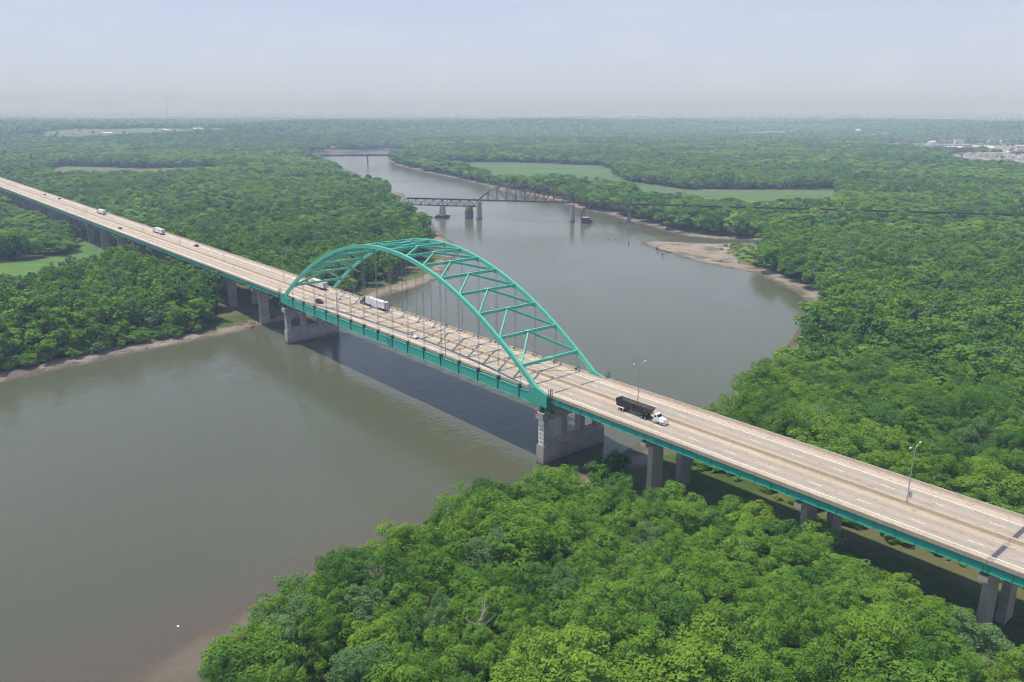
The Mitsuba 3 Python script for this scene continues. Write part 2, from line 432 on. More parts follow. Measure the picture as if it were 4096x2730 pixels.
mat('crop_green', proc(field_col((0.068, 0.135, 0.048), (0.095, 0.165, 0.06))), 0.9, spec=0.2)
mat('meadow_green', proc(field_col((0.085, 0.15, 0.05), (0.15, 0.20, 0.07), 0.05)), 0.9, spec=0.2)
mat('lawn_green', proc(field_col((0.06, 0.15, 0.03), (0.12, 0.22, 0.05), 0.08)), 0.9, spec=0.2)
mat('hay_pale', proc(field_col((0.10, 0.17, 0.07), (0.155, 0.20, 0.09), 0.02)), 0.9, spec=0.2)
mat('mud_meadow', proc(field_col((0.13, 0.12, 0.09), (0.17, 0.18, 0.08), 0.04)), 0.9, spec=0.2)
for poly, m, nm, lb in ((FIELD_D, 'crop_green', 'crop_field', 'large flat green crop field beyond the river and railway bridge'), (FIELD_E, 'crop_green', 'crop_field', 'smaller green crop field behind the railway trestle'),
                        (FIELD_F, 'meadow_green', 'crop_field', 'distant pale green field among the far woods'), (MEADOW, 'meadow_green', 'meadow', 'pale marshy meadow beyond the left woods'), (CLEAR_B, 'lawn_green', 'grass', 'bright green mown clearing beside the left viaduct')):
    k = add(nm, sheet(poly, 2.55), m)
    tag(k, lb, kind='structure')
k = add('grass_patch', sheet(sg.Polygon([(-113, 396), (-122, 412), (-126, 428), (-119, 440), (-106, 420), (-97, 408), (-84, 386), (-72, 372), (-63, 357), (-70, 353), (-79, 360), (-88, 364), (-95, 377), (-104, 382)]), 1.95), 'meadow_green')
tag(k, 'bright green grass patch behind the sandbar', kind='structure')
k = add('mud_flat', sheet(sg.Polygon([(-1440, 170), (-1500, 262), (-1400, 330), (-1330, 300), (-1325, 240), (-1380, 195)]), 2.57), 'mud_meadow')
tag(k, 'grey brown muddy hollow in the left meadow', kind='structure')
k = add('grass_strip', sheet(sg.Polygon([(-394, 699), (-372, 695), (-312, 705), (-273, 720), (-262, 742), (-330, 738), (-385, 722)]), 2.57), 'lawn_green')
tag(k, 'bright green strip along the near edge of the smaller field', kind='structure')
k = add('dirt_track', sheet(sg.Polygon([(-497, 783), (-440, 818), (-412, 856), (-415, 862), (-446, 824), (-500, 790)]), 2.59), 'gravel')
tag(k, 'pale dirt track between the two fields', kind='structure')
gx2, gy2 = np.meshgrid(np.arange(-4200, -2300, 14.0), np.arange(300, 1700, 14.0), indexing='ij')
ins = inside(FIELD_L, gx2.ravel() + 7, gy2.ravel() + 7).reshape(gx2.shape)
gzz = height(gx2.ravel(), gy2.ravel()).reshape(gx2.shape) + 0.6
i, j = np.nonzero(ins[:-1, :-1])
m_ = gx2.shape[1]
q = np.stack([i * m_ + j, (i + 1) * m_ + j, (i + 1) * m_ + j + 1, i * m_ + j + 1], -1)
fm = trimesh.Trimesh(np.stack([gx2, gy2, gzz], -1).reshape(-1, 3), np.vstack([q[:, [0, 1, 2]], q[:, [0, 2, 3]]]), process=False)
fm.remove_unreferenced_vertices()
k = add('crop_field', fm, 'hay_pale')
tag(k, 'pale open fields on the far left plateau', kind='structure')
for poly in (PLANT_A, PLANT_B):
    k = add('factory_yard', sheet(poly, 2.58), 'gravel')
    tag(k, 'pale gravel yard of the riverside works' + (' around the storage tanks' if poly is PLANT_B else ''), kind='structure')

# ------------------------------------------------------------------ the highway bridge
HB = thing('highway_bridge', 'long concrete highway bridge with a green steel tied arch over the river', 'bridge')
X0, X1 = -1300.0, 330.0
ZD = 24.4
NODES = [-83.4 + 11.12 * k for k in range(16)]
ZR = lambda x: 59.7 - 0.0041 * x * x        # centre line of the arch rib


def hb(name, mesh, m, smooth=False, label=None):
    k = add(f'{HB}__{name}', mesh, m, smooth)
    if label:
        tag(k, label)
    return k


joints = [-520.0, -342.0, -158.0, -95.6, 95.6, 225.5]
edges = [X0] + joints + [X1]
for a, b in zip(edges[:-1], edges[1:]):
    hb('deck_slab', box(a + 0.06, b - 0.06, -12.55, 12.55, ZD - 0.32, ZD), 'deck_concrete')
    for s in (-1, 1):
        prof = [(s * 12.2, ZD + 0.002), (s * 12.62, ZD + 0.30), (s * 12.82, 25.3), (s * 13.22, 25.3), (s * 13.22, 24.36), (s * 12.56, 24.36), (s * 12.56, ZD + 0.002)]
        hb('parapet', extrude_x(prof, a + 0.05, b - 0.05), 'parapet_concrete')
    prof = [(-0.42, ZD + 0.002), (-0.26, ZD + 0.28), (-0.16, 25.28), (0.16, 25.28), (0.26, ZD + 0.28), (0.42, ZD + 0.002)]
    hb('median_barrier', extrude_x(prof, a + 0.05, b - 0.05), 'parapet_concrete')
for jx in joints:
    w = 0.48 if jx > 200 else (0.30 if abs(jx) < 100 else 0.22)
    ms, pt = [], []
    for y0, y1 in ((-9.6, -2.6), (2.6, 9.6)):
        n = 4 if w > 0.5 else 1
        for q in range(n):
            a, b = y0 + (y1 - y0) * q / n, y0 + (y1 - y0) * (q + 1) / n
            ms.append(box(jx - w, jx + w, a + 0.04, b - 0.04, ZD - 0.01, ZD + 0.006))
        pt.append(box(jx - w - 0.25, jx + w + 0.25, y0 - 1.6, y1 + 1.6, ZD - 0.01, ZD + 0.003))
    hb('expansion_joint', cat(ms), 'joint_rubber')
    hb('joint_patch', cat(pt), 'joint_patch')
for s in (-1, 1):
    hb('edge_line', box(X0, X1, s * 9.55 - 0.11, s * 9.55 + 0.11, ZD - 0.01, ZD + 0.009), 'white_line')
    hb('edge_line', box(X0, X1, s * 2.25 - 0.11, s * 2.25 + 0.11, ZD - 0.01, ZD + 0.009), 'yellow_line')
    ds = [box(x, x + 3.3, s * 5.9 - 0.08, s * 5.9 + 0.08, ZD - 0.01, ZD + 0.008) for x in np.arange(207.2 - 12.2 * 110, X1 - 5, 12.2)]
    k = hb('lane_dash', cat(ds), 'white_line')
    tag(k, kind='stuff')
    # drain scuppers along the gutters
    k = hb('scupper', cat([box(x, x + 0.5, s * 12.0 - 0.12, s * 12.0 + 0.12, ZD - 0.01, ZD + 0.007) for x in np.arange(X0 + 4, X1 - 4, 7.4)]), 'joint_rubber')
    tag(k, kind='stuff')


def girder(x0, x1, y, z0, z1, step, m):
    ms = [box(x0, x1, y - 0.03, y + 0.03, z0 + 0.05, z1 - 0.05), box(x0, x1, y - 0.26, y + 0.26, z0, z0 + 0.06), box(x0, x1, y - 0.26, y + 0.26, z1 - 0.06, z1)]
    for x in np.arange(x0 + 0.6, x1, step):
        for s in (-1, 1):
            ms.append(box(x - 0.03, x + 0.03, y + s * 0.03, y + s * 0.24, z0 + 0.06, z1 - 0.06))
    return cat(ms)


PIERS = [-1234, -1187, -1141, -1095, -1049, -1003, -960, -914, -868, -823.8, -773, -723.5, -679, -635, -585, -534.4, -489.4, -447.2, -398.5, -355.5, -312.9, -264.6, -222.4, -178.5, -134.7, 136.0, 184.2, 225.3, 268]
ends = [X0] + PIERS[:25] + [-97.0]
ends2 = [97.0] + PIERS[25:] + [X1]
for ee in (ends, ends2):
    for a, b in zip(ee[:-1], ee[1:]):
        for y in (-12.9, -4.1, 4.1, 12.9):
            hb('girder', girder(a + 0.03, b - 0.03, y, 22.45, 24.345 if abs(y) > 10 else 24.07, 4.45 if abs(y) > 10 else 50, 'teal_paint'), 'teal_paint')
for px in PIERS:
    pk = f'{HB}__' + num('pier') if False else num(f'{HB}__pier')
    cap = [(-12.9, 21.5), (-12.9, 20.1), (-9.6, 19.3), (9.6, 19.3), (12.9, 20.1), (12.9, 21.5)]
    add(f'{pk}__cap', extrude_x(cap, px - 0.95, px + 0.95), 'pier_concrete')
    for s in (-1, 1):
        add(f'{pk}__column', extrude_y([(px - 1.0, -1.0), (px + 1.0, -1.0), (px + 0.8, 19.32), (px - 0.8, 19.32)], s * 6.9 - 2.5, s * 6.9 + 2.5), 'pier_concrete')
    add(f'{pk}__bearing', cat([box(px - 0.35, px + 0.35, y - 0.3, y + 0.3, 21.49, 22.46) for y in (-12.6, -4.1, 4.1, 12.6)]), 'dark_green')

# main river piers
for px in (94.2, -93.5):
    pk = num(f'{HB}__pier')
    base = extrude_y([(px - 1.8, -3), (px + 1.8, -3), (px + 1.7, 6.6), (px + 1.35, 7.0), (px - 1.35, 7.0), (px - 1.7, 6.6)], -14.1, 14.6)
    add(f'{pk}__base', base, 'pier_concrete')
    for a, b in ((-11.4, -5.4), (-3.0, 3.0), (5.4, 11.4)):
        add(f'{pk}__shoulder', extrude_x([(a, 6.98), (b, 6.98), (b - 0.7, 7.7), (a + 0.7, 7.7)], px - 1.2, px + 1.2), 'pier_concrete')
    for y in (-12.55, -4.2, 4.2, 12.55):
        add(f'{pk}__column', extrude_x([(y - 1.15, 6.96), (y + 1.15, 6.96), (y + 1.1, 16.2), (y - 1.1, 16.2)], px - 1.3, px + 1.3), 'pier_concrete')
    add(f'{pk}__cap', extrude_x([(-12.0, 16.0), (-11.2, 15.4), (11.2, 15.4), (12.0, 16.0), (12.0, 20.9), (-12.0, 20.9)], px - 1.25, px + 1.25), 'pier_concrete')
    for s in (-1, 1):
        add(f'{pk}__pedestal', cat([box(px - 1.7, px + 1.7, *sorted((s * 12.02, s * 14.6)), 16.15, 18.4)]), 'pier_concrete')
        add(f'{pk}__bearing', cat([box(px - 0.8, px + 0.8, s * 13.5 - 0.6, s * 13.5 + 0.6, 18.39, 19.2), cyl((px, s * 13.5 - 0.7, 19.5), (px, s * 13.5 + 0.7, 19.5), 0.45, 12), box(px - 0.6, px + 0.6, s * 13.5 - 0.5, s * 13.5 + 0.5, 19.7, 20.6)]), 'dark_green')
    add(f'{pk}__bearing', cat([box(px - 0.35, px + 0.35, y - 0.3, y + 0.3, 20.89, 22.46) for y in (-4.1, 4.1)]), 'dark_green')
    if px > 0:
        add(f'{pk}__warning_sign', cat([box(px - 1.5, px - 0.9, -14.75, -14.63, 18.0, 18.9)]), 'sign_red')
# the clearance gauge on the end face of the right pier's outer column
px = 94.2
GP = num(f'{HB}__gauge_panel')
add(f'{GP}__board', box(px - 1.26, px + 1.26, -13.745, -13.72, 7.15, 16.1), 'gauge_white')
tag(GP, 'white clearance gauge with black figures 20 to 40')
for kk, txt in enumerate(('20', '25', '30', '35', '40')):
    z = 13.3 - kk * 1.42
    tm = meshkit.text_mesh(txt, 0.92, 0.02)
    v = tm.vertices - [tm.bounds[0][0], 0, 0]
    v[:, 0] *= 1.45 / max(tm.extents[0], 1e-6)
    w = np.stack([px - 0.45 + v[:, 0] , -13.75 - v[:, 2], z + v[:, 1]], -1)
    add(f'{GP}__figures', trimesh.Trimesh(w, tm.faces, process=False), 'gauge_black')
    add(f'{GP}__mark', box(px - 1.2, px - 0.6, -13.77, -13.746, z + 0.32, z + 0.5), 'gauge_black')

# arch ribs, tie girders, hangers and bracing
for s in (-1, 1):
    y = s * 13.3
    xs = np.linspace(-91.6, 91.6, 89)
    top, bot = [], []
    for x in xs:
        sl = -0.0082 * x
        n = np.array([-sl, 1]) / math.hypot(sl, 1)
        dpt = 0.70 + 0.10 * (abs(x) / 92) ** 2
        top.append((x + n[0] * dpt, ZR(x) + n[1] * dpt))
        bot.append((x - n[0] * dpt, ZR(x) - n[1] * dpt))
    rib = cat([extrude_y(top + bot[::-1], y - 0.50, y + 0.50)])
    rk = hb('arch_rib', rib, 'mint_paint', label='near arch rib' if s < 0 else 'far arch rib')
    for x in (-78, -45, -12, 12, 45, 78):
        sl = -0.0082 * x
        d = np.array([1, 0, sl]) / math.hypot(1, sl)
        c = np.array([x, y, ZR(x)])
        add(f'{rk}__splice_plate', beam(c - d * 0.75, c + d * 0.75, 1.05, 1.52), 'mint_paint')
    # tie girder with top and bottom flanges
    m = [box(-88, 88, y - 0.42, y + 0.42, 20.62, 23.88), box(-88, 88, y - 0.62, y + 0.62, 20.5, 20.62), box(-88, 88, y - 0.58, y + 0.58, 23.88, 24.0)]
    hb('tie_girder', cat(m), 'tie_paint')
    for e in (-1, 1):
        pts = [(87.95, 20.48), (96.6, 20.48), (97.3, 21.6), (96.6, 24.8), (93.2, 25.7), (91.2, ZR(91.6) + 0.9), (90.2, 25.5), (89.0, 24.5), (87.95, 24.02)]
        hb('arch_foot', extrude_y([(e * a, b) for a, b in pts], y - 0.6, y + 0.6), 'tie_paint')
        # ladder cage and inspection platform
        g = []
        for q in range(4):
            g.append(cyl((e * (97.6 + 0.8 * (q % 2)), y - 0.5 + 1.0 * (q // 2), 19.0), (e * (97.6 + 0.8 * (q % 2)), y - 0.5 + 1.0 * (q // 2), 27.0), 0.085, 5))
        for z in np.arange(19.4, 27.1, 0.55):
            for q in (-0.5, 0.5):
                g.append(cyl((e * 97.6, y + q, z), (e * 98.4, y + q, z), 0.06, 4))
            g.append(cyl((e * 98.4, y - 0.5, z), (e * 98.4, y + 0.5, z), 0.06, 4))
        g.append(box(*sorted((e * 96.4, e * 99.0)), y - 1.3, y + 1.3, 19.15, 19.25))
        g.append(box(*sorted((e * 97.05, e * 97.25)), y - 0.75, y + 0.75, 19.3, 24.2))
        for z in (19.7, 20.2):
            g.append(cyl((e * 96.4, y - 1.3, z), (e * 99.0, y - 1.3, z), 0.04, 4))
            g.append(cyl((e * 99.0, y - 1.3, z), (e * 99.0, y + 1.3, z), 0.04, 4))
        hb('access_ladder', cat(g), 'dark_green')
    for x in NODES:
        hb('hanger_post', cat([box(x - 0.42, x + 0.42, y - 0.75, y + 0.75, 24.005, 25.15), box(x - 0.5, x + 0.5, y - 0.8, y + 0.8, 25.15, 25.3), box(x - 0.16, x + 0.16, y - 0.64, y + 0.64, 20.63, 23.87)]), 'dark_green')
        zt = ZR(x) - 0.72
        g = [cyl((x + a, y + b, 25.2), (x + a, y + b, zt), 0.033, 5) for a in (-0.2, 0.2) for b in (-0.22, 0.22)]
        g.append(box(x - 0.26, x + 0.26, y - 0.28, y + 0.28, zt - 0.6, zt + 0.1))
        g += [box(x - 0.24, x + 0.24, y - 0.26, y + 0.26, z - 0.05, z + 0.05) for z in np.arange(30.0, zt - 3, 9.0)]
        hb('hanger', cat(g), 'cable_steel')
YI = 12.74


def strut(p, q, w, h, haunch=None):
    p, q = np.asarray(p, float), np.asarray(q, float)
    ms = [beam(p, q, w * 0.35, h), beam(p + [0, 0, h / 2], q + [0, 0, h / 2], w, 0.08), beam(p - [0, 0, h / 2], q - [0, 0, h / 2], w, 0.08)]
    if haunch:
        L = np.linalg.norm(q - p)
        d = (q - p) / L
        for a, sgn in ((p, 1), (q, -1)):
            pr = [(0, -h / 2), (sgn * haunch, -h / 2 + 0.02), (sgn * haunch * 0.45, -h / 2 - 0.28), (0, -h / 2 - 0.75)]
            m = extrude_x([(a[1] + u, a[2] + z) for u, z in pr], a[0] - w * 0.4, a[0] + w * 0.4)
            ms.append(m)
    return cat(ms)


for k, x in enumerate(NODES):
    z = ZR(x) + 0.15
    hb('cross_strut', strut((x, -YI, z), (x, YI, z), 0.62, 0.95, 2.6), 'mint_paint')
mid = len(NODES) // 2
for k, x in enumerate(NODES):
    e = 1 if k >= mid else -1
    x2 = x + e * 11.12
    if abs(x2) < 86:
        for s in (-1, 1):
            hb('diagonal_brace', strut((x + e * 0.32, s * 0.3, ZR(x) + 0.18), (x2 - e * 0.32, s * (YI - 0.1), ZR(x2) + 0.18), 0.5, 0.8), 'mint_paint')
    hb('gusset_plate', box(x - 0.75, x + 0.75, -0.9, 0.9, ZR(x) + 0.615, ZR(x) + 0.68), 'mint_paint')
xa = NODES[mid - 1]
hb('diagonal_brace', strut((xa + 0.3, -YI + 0.3, ZR(xa) + 0.17), (-xa - 0.3, YI - 0.3, ZR(xa) + 0.17), 0.5, 0.8), 'mint_paint')
hb('diagonal_brace', strut((xa + 0.3, YI - 0.3, ZR(xa) + 0.19), (-xa - 0.3, -YI + 0.3, ZR(xa) + 0.19), 0.5, 0.78), 'mint_paint')
for x in NODES:
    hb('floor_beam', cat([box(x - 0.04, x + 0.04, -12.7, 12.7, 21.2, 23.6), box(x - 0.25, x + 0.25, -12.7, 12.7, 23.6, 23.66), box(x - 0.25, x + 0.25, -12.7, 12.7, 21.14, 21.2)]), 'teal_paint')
k = hb('stringer', cat([box(-95, 95, y - 0.15, y + 0.15, 23.66, 24.07) for y in np.linspace(-11, 11, 9)]), 'teal_paint')
tag(k, kind='stuff')
hb('inspection_gantry', cat([cyl((2.2 + a, -14.5 + b, 22.6), (2.2 + a, -14.5 + b, 25.9), 0.05, 5) for a in (0, 1.7) for b in (0, 0.8)] + [cyl((2.2, -14.5, z), (3.9, -14.5, z), 0.05, 5) for z in (22.8, 24.0, 25.2, 25.9)] + [box(2.1, 4.0, -14.6, -13.7, 22.55, 22.65)]), 'dark_green')

# ------------------------------------------------------------------ street lamps
def lamp_head(y, z, s, x=0.0):
    m = trimesh.creation.icosphere(2, 1.0)
    m.apply_scale((0.20, 0.46, 0.11))
    m.apply_translation((x, y + s * 0.3, z))
    return m


def street_lamp(x, label, y=0.0, arms=(-1, 1), base=25.28, box_at=False, group=None):
    t = thing('street_lamp', label, 'street lamp', group)
    add(f'{t}__pole', tube([(x, y, base), (x, y, base + 6), (x, y, base + 11.7)], [0.15, 0.125, 0.09], 8), 'galvanized')
    add(f'{t}__base', cat([box(x - 0.3, x + 0.3, y - 0.3, y + 0.3, base - 0.01, base + 0.12), cyl((x, y, base + 0.1), (x, y, base + 0.55), 0.2, 8)]), 'galvanized')
    for s in arms:
        a = np.linspace(0, 1, 9)
        pts = np.stack([np.full(9, x), y + s * (0.05 + 2.15 * a ** 1.7), base + 11.5 + 2.55 * np.sin(a * np.pi / 2) ** 0.9], -1)
        add(f'{t}__arm', tube(pts, np.linspace(0.075, 0.05, 9), 6), 'galvanized')
        add(f'{t}__lamp_head', lamp_head(y + s * 2.2, base + 14.04, s, x), 'lamp_white', True)
    if box_at:
        add(f'{t}__control_box', box(x + 0.12, x + 0.75, y + 0.15, y + 0.6, base + 1.1, base + 2.5), 'galvanized')
    return t


ords = ['first', 'second', 'third', 'fourth', 'fifth', 'sixth', 'seventh', 'eighth', 'ninth', 'tenth', 'eleventh', 'twelfth']
gl = 'street lamps along the bridge'
street_lamp(203.8, 'twin armed grey lamp with a control box on the median, nearest to the camera', box_at=True, group=gl)
street_lamp(122.6, 'twin armed grey lamp on the median just behind the black dump trailer', group=gl)
for k, x in enumerate([-121.8, -203.4, -281.8, -361.0, -443.1, -524.3, -604.7, -684.9, -766.7, -849.2, -928.8]):
    street_lamp(x, f'twin armed median lamp, {ords[k]} to the left of the green arch', group=gl)
street_lamp(-40.6, 'single armed lamp on the near parapet under the left half of the arch', -13.02, (1,), group=gl)
street_lamp(41.0, 'single armed lamp on the near parapet under the right half of the arch', -13.02, (1,), group=gl)
street_lamp(-42.5, 'single armed lamp on the far parapet behind the white trailer truck', 13.02, (-1,), group=gl)
street_lamp(39.6, 'single armed lamp on the far parapet seen through the arch hangers', 13.02, (-1,), group=gl)

# ------------------------------------------------------------------ vehicles (built along +x from the front axle at 0, y across, z from the road)
def put(t, name, mesh, m, fr, smooth=False):
    x, y, d = fr
    return add(f'{t}__{name}', place(mesh, x, y, ZD + 0.008, 0 if d > 0 else math.pi), m, smooth)


def wheel(t, fr, x, y, r=0.52, w=0.32, rim='chrome'):
    s = 1 if y > 0 else -1
    k = num(f'{t}__wheel')
    tx, ty, d = fr
    tm = lathe([(r * 0.58, -w / 2), (r * 0.93, -w / 2), (r, -w * 0.3), (r, w * 0.3), (r * 0.93, w / 2), (r * 0.58, w / 2), (r * 0.58, -w / 2)], (0, 0, 0), 18)
    rm = lathe([(0, -w * 0.3), (r * 0.25, -w * 0.3), (r * 0.3, w * 0.2), (r * 0.5, w * 0.32), (r * 0.6, w * 0.44), (r * 0.6, -w * 0.4), (0, -w * 0.4)], (0, 0, 0), 14)
    M = np.array([[1, 0, 0, x], [0, 0, s, y], [0, -s, 0, r], [0, 0, 0, 1.0]])
    for nm, g, mm in (('tyre', tm, 'tyre'), ('rim', rm, rim)):
        g.apply_transform(M)
        add(f'{k}__{nm}', place(g, tx, ty, ZD + 0.008, 0 if d > 0 else math.pi), mm, 40)


def hull(pts):
    return trimesh.Trimesh(np.array(pts, float), process=False).convex_hull


def tractor(t, fr, paint, sleeper, stacks=True):
    w = 1.22
    P_ = lambda nm, m, mm, sm=False: put(t, nm, m, mm, fr, sm)
    # hood: tapers to the front
    hood = hull([(1.05, y * 0.62, z) for y in (-w, w) for z in (0.75, 1.45)] + [(0.95, y * 0.55, 1.68) for y in (-w, w)] + [(-1.1, y * 0.86, z) for y in (-w, w) for z in (0.75, 1.7)] + [(-1.2, y * 0.74, 2.02) for y in (-w, w)])
    P_('hood', hood, paint, 35)
    for y in (-1, 1):
        fend = hull([(0.8, y * 0.7, 0.9), (0.8, y * 1.2, 0.85), (0.75, y * 1.18, 1.05), (0.35, y * 1.2, 1.28), (-0.35, y * 1.2, 1.28), (-0.8, y * 1.2, 0.95), (-0.8, y * 0.8, 0.95), (0.3, y * 0.7, 1.4), (-0.5, y * 0.8, 1.4)])
        P_('fender', fend, paint, 30)
        P_('headlight', box(0.78, 1.0, y * 0.93 - 0.18, y * 0.93 + 0.18, 0.95, 1.2), 'lamp_glass')
        P_('mirror', box(-1.05, -0.9, y * 1.45 - 0.12, y * 1.45 + 0.12, 1.75, 2.4), 'chrome')
        P_('side_window', hull([(-1.5, y * 1.20, 1.95), (-2.45, y * 1.20, 1.95), (-2.45, y * 1.17, 2.6), (-1.75, y * 1.17, 2.6), (-1.5, y * 1.225, 1.95), (-2.45, y * 1.225, 1.95), (-2.45, y * 1.195, 2.6), (-1.75, y * 1.195, 2.6)]), 'car_glass')
        tk = tube([(-1.6, y * 0.95, 0.72), (-3.2, y * 0.95, 0.72)], 0.33, 14)
        P_('fuel_tank', tk, 'chrome', 40)
        P_('step', box(-2.3, -1.15, y * 1.15 - 0.1, y * 1.15 + 0.1, 0.42, 0.52), 'chrome')
    P_('grille', hull([(1.06, y, z) for y in (-0.5, 0.5) for z in (0.8, 1.5)] + [(1.1, y, z) for y in (-0.42, 0.42) for z in (0.85, 1.45)]), 'chrome')
    P_('bumper', hull([(1.25, y, z) for y in (-0.95, 0.95) for z in (0.42, 0.72)] + [(0.85, y, z) for y in (-1.2, 1.2) for z in (0.42, 0.75)]), 'chrome')
    P_('cab', hull([(-1.05, y * 0.93, 0.85) for y in (-w, w)] + [(-1.05, y * 0.93, 1.85) for y in (-w, w)] + [(-1.7, y * 0.9, 2.72) for y in (-w, w)] + [(-2.55, y, z) for y in (-w, w) for z in (0.85, 2.6)] + [(-2.55, y * 0.86, 2.85) for y in (-w, w)] + [(-1.9, y * 0.8, 2.85) for y in (-w, w)]), paint, 35)
    P_('windshield', hull([(-1.06, y * 1.02, 1.9) for y in (-1, 1)] + [(-1.62, y * 0.98, 2.66) for y in (-1, 1)] + [(-1.02, y * 1.02, 1.92) for y in (-1, 1)] + [(-1.58, y * 0.98, 2.7) for y in (-1, 1)]), 'car_glass')
    back = -2.55
    if sleeper:
        P_('sleeper', hull([(-2.5, y, z) for y in (-w, w) for z in (0.85, 2.7)] + [(-4.3, y, z) for y in (-w, w) for z in (0.85, 3.85)] + [(-2.75, y * 0.85, 3.3) for y in (-w, w)] + [(-3.5, y * 0.92, 3.9) for y in (-w, w)]), paint, 35)
        back = -4.3
    if stacks:
        for y in (-1, 1):
            P_('exhaust_stack', cyl((back - 0.15, y * 1.05, 0.9), (back - 0.15, y * 1.05, 3.5 if not sleeper else 4.05), 0.09, 8), 'chrome')
    P_('chassis', cat([box(-7.6, 0.9, y - 0.12, y + 0.12, 0.75, 1.0) for y in (-0.45, 0.45)] + [box(-7.3, -5.6, -0.55, 0.55, 1.0, 1.18)]), 'black_paint')
    for y in (-1.04, 1.04):
        wheel(t, fr, 0, y, 0.53, 0.3)
        for x in (-5.85, -7.15):
            wheel(t, fr, x, y * 0.9, 0.52, 0.56)
            P_('mud_flap', box(x - 0.7, x - 0.67, y * 0.9 - 0.3, y * 0.9 + 0.3, 0.25, 0.95), 'black_paint')


def box_trailer(t, fr, x0, x1, m='trailer_white', doors='trailer_grey', skirt=True, axles=(), top=4.1):
    """x0 front, x1 rear (x1 < x0)"""
    P_ = lambda nm, mm_, mm, sm=False: put(t, nm, mm_, mm, fr, sm)
    k = P_('trailer', box(x1, x0, -1.28, 1.28, 1.22, top), m)
    P_('trailer_rail', cat([box(x1 - 0.02, x0 + 0.02, s * 1.30 - 0.03, s * 1.30 + 0.03, z, z + 0.12) for s in (-1, 1) for z in (1.2, top - 0.12)]), 'trailer_grey')
    for s in (-1, 1):
        P_('rear_door', box(x1 - 0.05, x1 - 0.005, *sorted((s * 0.03, s * 1.22)), 1.3, top - 0.1), doors)
        P_('tail_lamp', box(x1 - 0.08, x1 - 0.005, s * 1.0 - 0.15, s * 1.0 + 0.15, 1.05, 1.2), 'tail_red')
        if skirt:
            P_('side_skirt', hull([(x0 - 5.2, s * 1.2, 1.2), (x0 - 5.0, s * 1.2, 0.95), (x0 - 5.9, s * 1.2, 0.5), (axles[0] + 1.0, s * 1.2, 0.5), (axles[0] + 1.0, s * 1.2, 1.2), (x0 - 5.2, s * 1.23, 1.2), (axles[0] + 1.0, s * 1.23, 1.2), (axles[0] + 1.0, s * 1.23, 0.5), (x0 - 5.9, s * 1.23, 0.5)]), m)
        P_('landing_leg', box(x0 - 4.4, x0 - 4.25, s * 0.8 - 0.07, s * 0.8 + 0.07, 0.35, 1.22), 'black_paint')
    P_('underframe', cat([box(x1 + 0.3, x0 - 0.6, s * 0.5 - 0.08, s * 0.5 + 0.08, 0.95, 1.215) for s in (-1, 1)] + [box(x1, x1 + 0.1, -1.1, 1.1, 0.5, 0.62), box(x1, x1 + 0.1, -0.6, -0.5, 0.6, 1.2), box(x1, x1 + 0.1, 0.5, 0.6, 0.6, 1.2)]), 'black_paint')
    for x in axles:
        for s in (-1, 1):
            wheel(t, fr, x, s * 0.95, 0.52, 0.56)
    return k


gt = 'heavy trucks crossing the bridge'
# 1. dump trailer behind a white tractor
fr = (135.7, -3.95, 1)
t = thing('dump_truck', 'white tractor pulling a long black open dump trailer', 'truck', gt)
tractor(t, fr, 'white_paint', False)
put(t, 'antenna', cyl((-1.5, 0.9, 2.8), (-1.6, 0.9, 4.0), 0.02, 4), 'black_paint', fr)
xa_, xb_ = -3.95, -17.2
out_t, out_b, zt, zb = 1.28, 0.95, 3.65, 1.35


def ring(x, sh, z0s=0.0):
    return [(x, -out_t + sh, zt), (x, -out_b + sh, zb + sh + z0s), (x, out_b - sh, zb + sh + z0s), (x, out_t - sh, zt)]


fo, ro = ring(xa_, 0), ring(xb_, 0)
# front end slopes inwards towards the bottom
fo[1], fo[2] = (xa_ - 1.25, -out_b, zb), (xa_ - 1.25, out_b, zb)
fi, ri = ring(xa_ - 0.12, 0.09), ring(xb_ + 0.1, 0.09)
fi[1], fi[2] = (xa_ - 1.4, -out_b + 0.09, zb + 0.09), (xa_ - 1.4, out_b - 0.09, zb + 0.09)
V = np.array(fo + ro + fi + ri)
F_ = []


def quad(a, b, c, d):
    F_.extend([[a, b, c], [a, c, d]])


for a, b in ((0, 1), (1, 2), (2, 3)):
    quad(a, b, 4 + b, 4 + a)
quad(0, 1, 2, 3)
quad(4, 7, 6, 5)
tubm = trimesh.Trimesh(V, F_, process=False)
put(t, 'tub', tubm, 'black_paint', fr)
F_ = []
for a, b in ((8, 9), (9, 10), (10, 11)):
    quad(a, a + 4, b + 4, b)
quad(8, 9, 10, 11)
quad(12, 15, 14, 13)
put(t, 'tub_lining', trimesh.Trimesh(V, F_, process=False), 'tub_inside', fr)
F_ = []
quad(0, 8, 12, 4), quad(3, 7, 15, 11), quad(0, 3, 11, 8), quad(4, 12, 15, 7)
put(t, 'tub_rim', trimesh.Trimesh(V + [0, 0, 0.012], F_, process=False), 'black_paint', fr)
put(t, 'tub_rim', cat([box(xb_, xa_, s * 1.31 - 0.05, s * 1.31 + 0.05, zt - 0.12, zt + 0.06) for s in (-1, 1)] + [box(xa_ - 0.05, xa_ + 0.12, -1.3, 1.3, zt - 0.1, zt + 0.06), box(xb_ - 0.1, xb_, -1.3, 1.3, zt - 0.1, zt + 0.06)]), 'black_paint', fr)
put(t, 'tailgate', hull([(xb_ - 0.06, y * out_t, zt) for y in (-1, 1)] + [(xb_ - 0.06, y * out_b, zb) for y in (-1, 1)] + [(xb_ - 0.16, y * out_t, zt) for y in (-1, 1)] + [(xb_ - 0.16, y * out_b, zb) for y in (-1, 1)]), 'black_paint', fr)
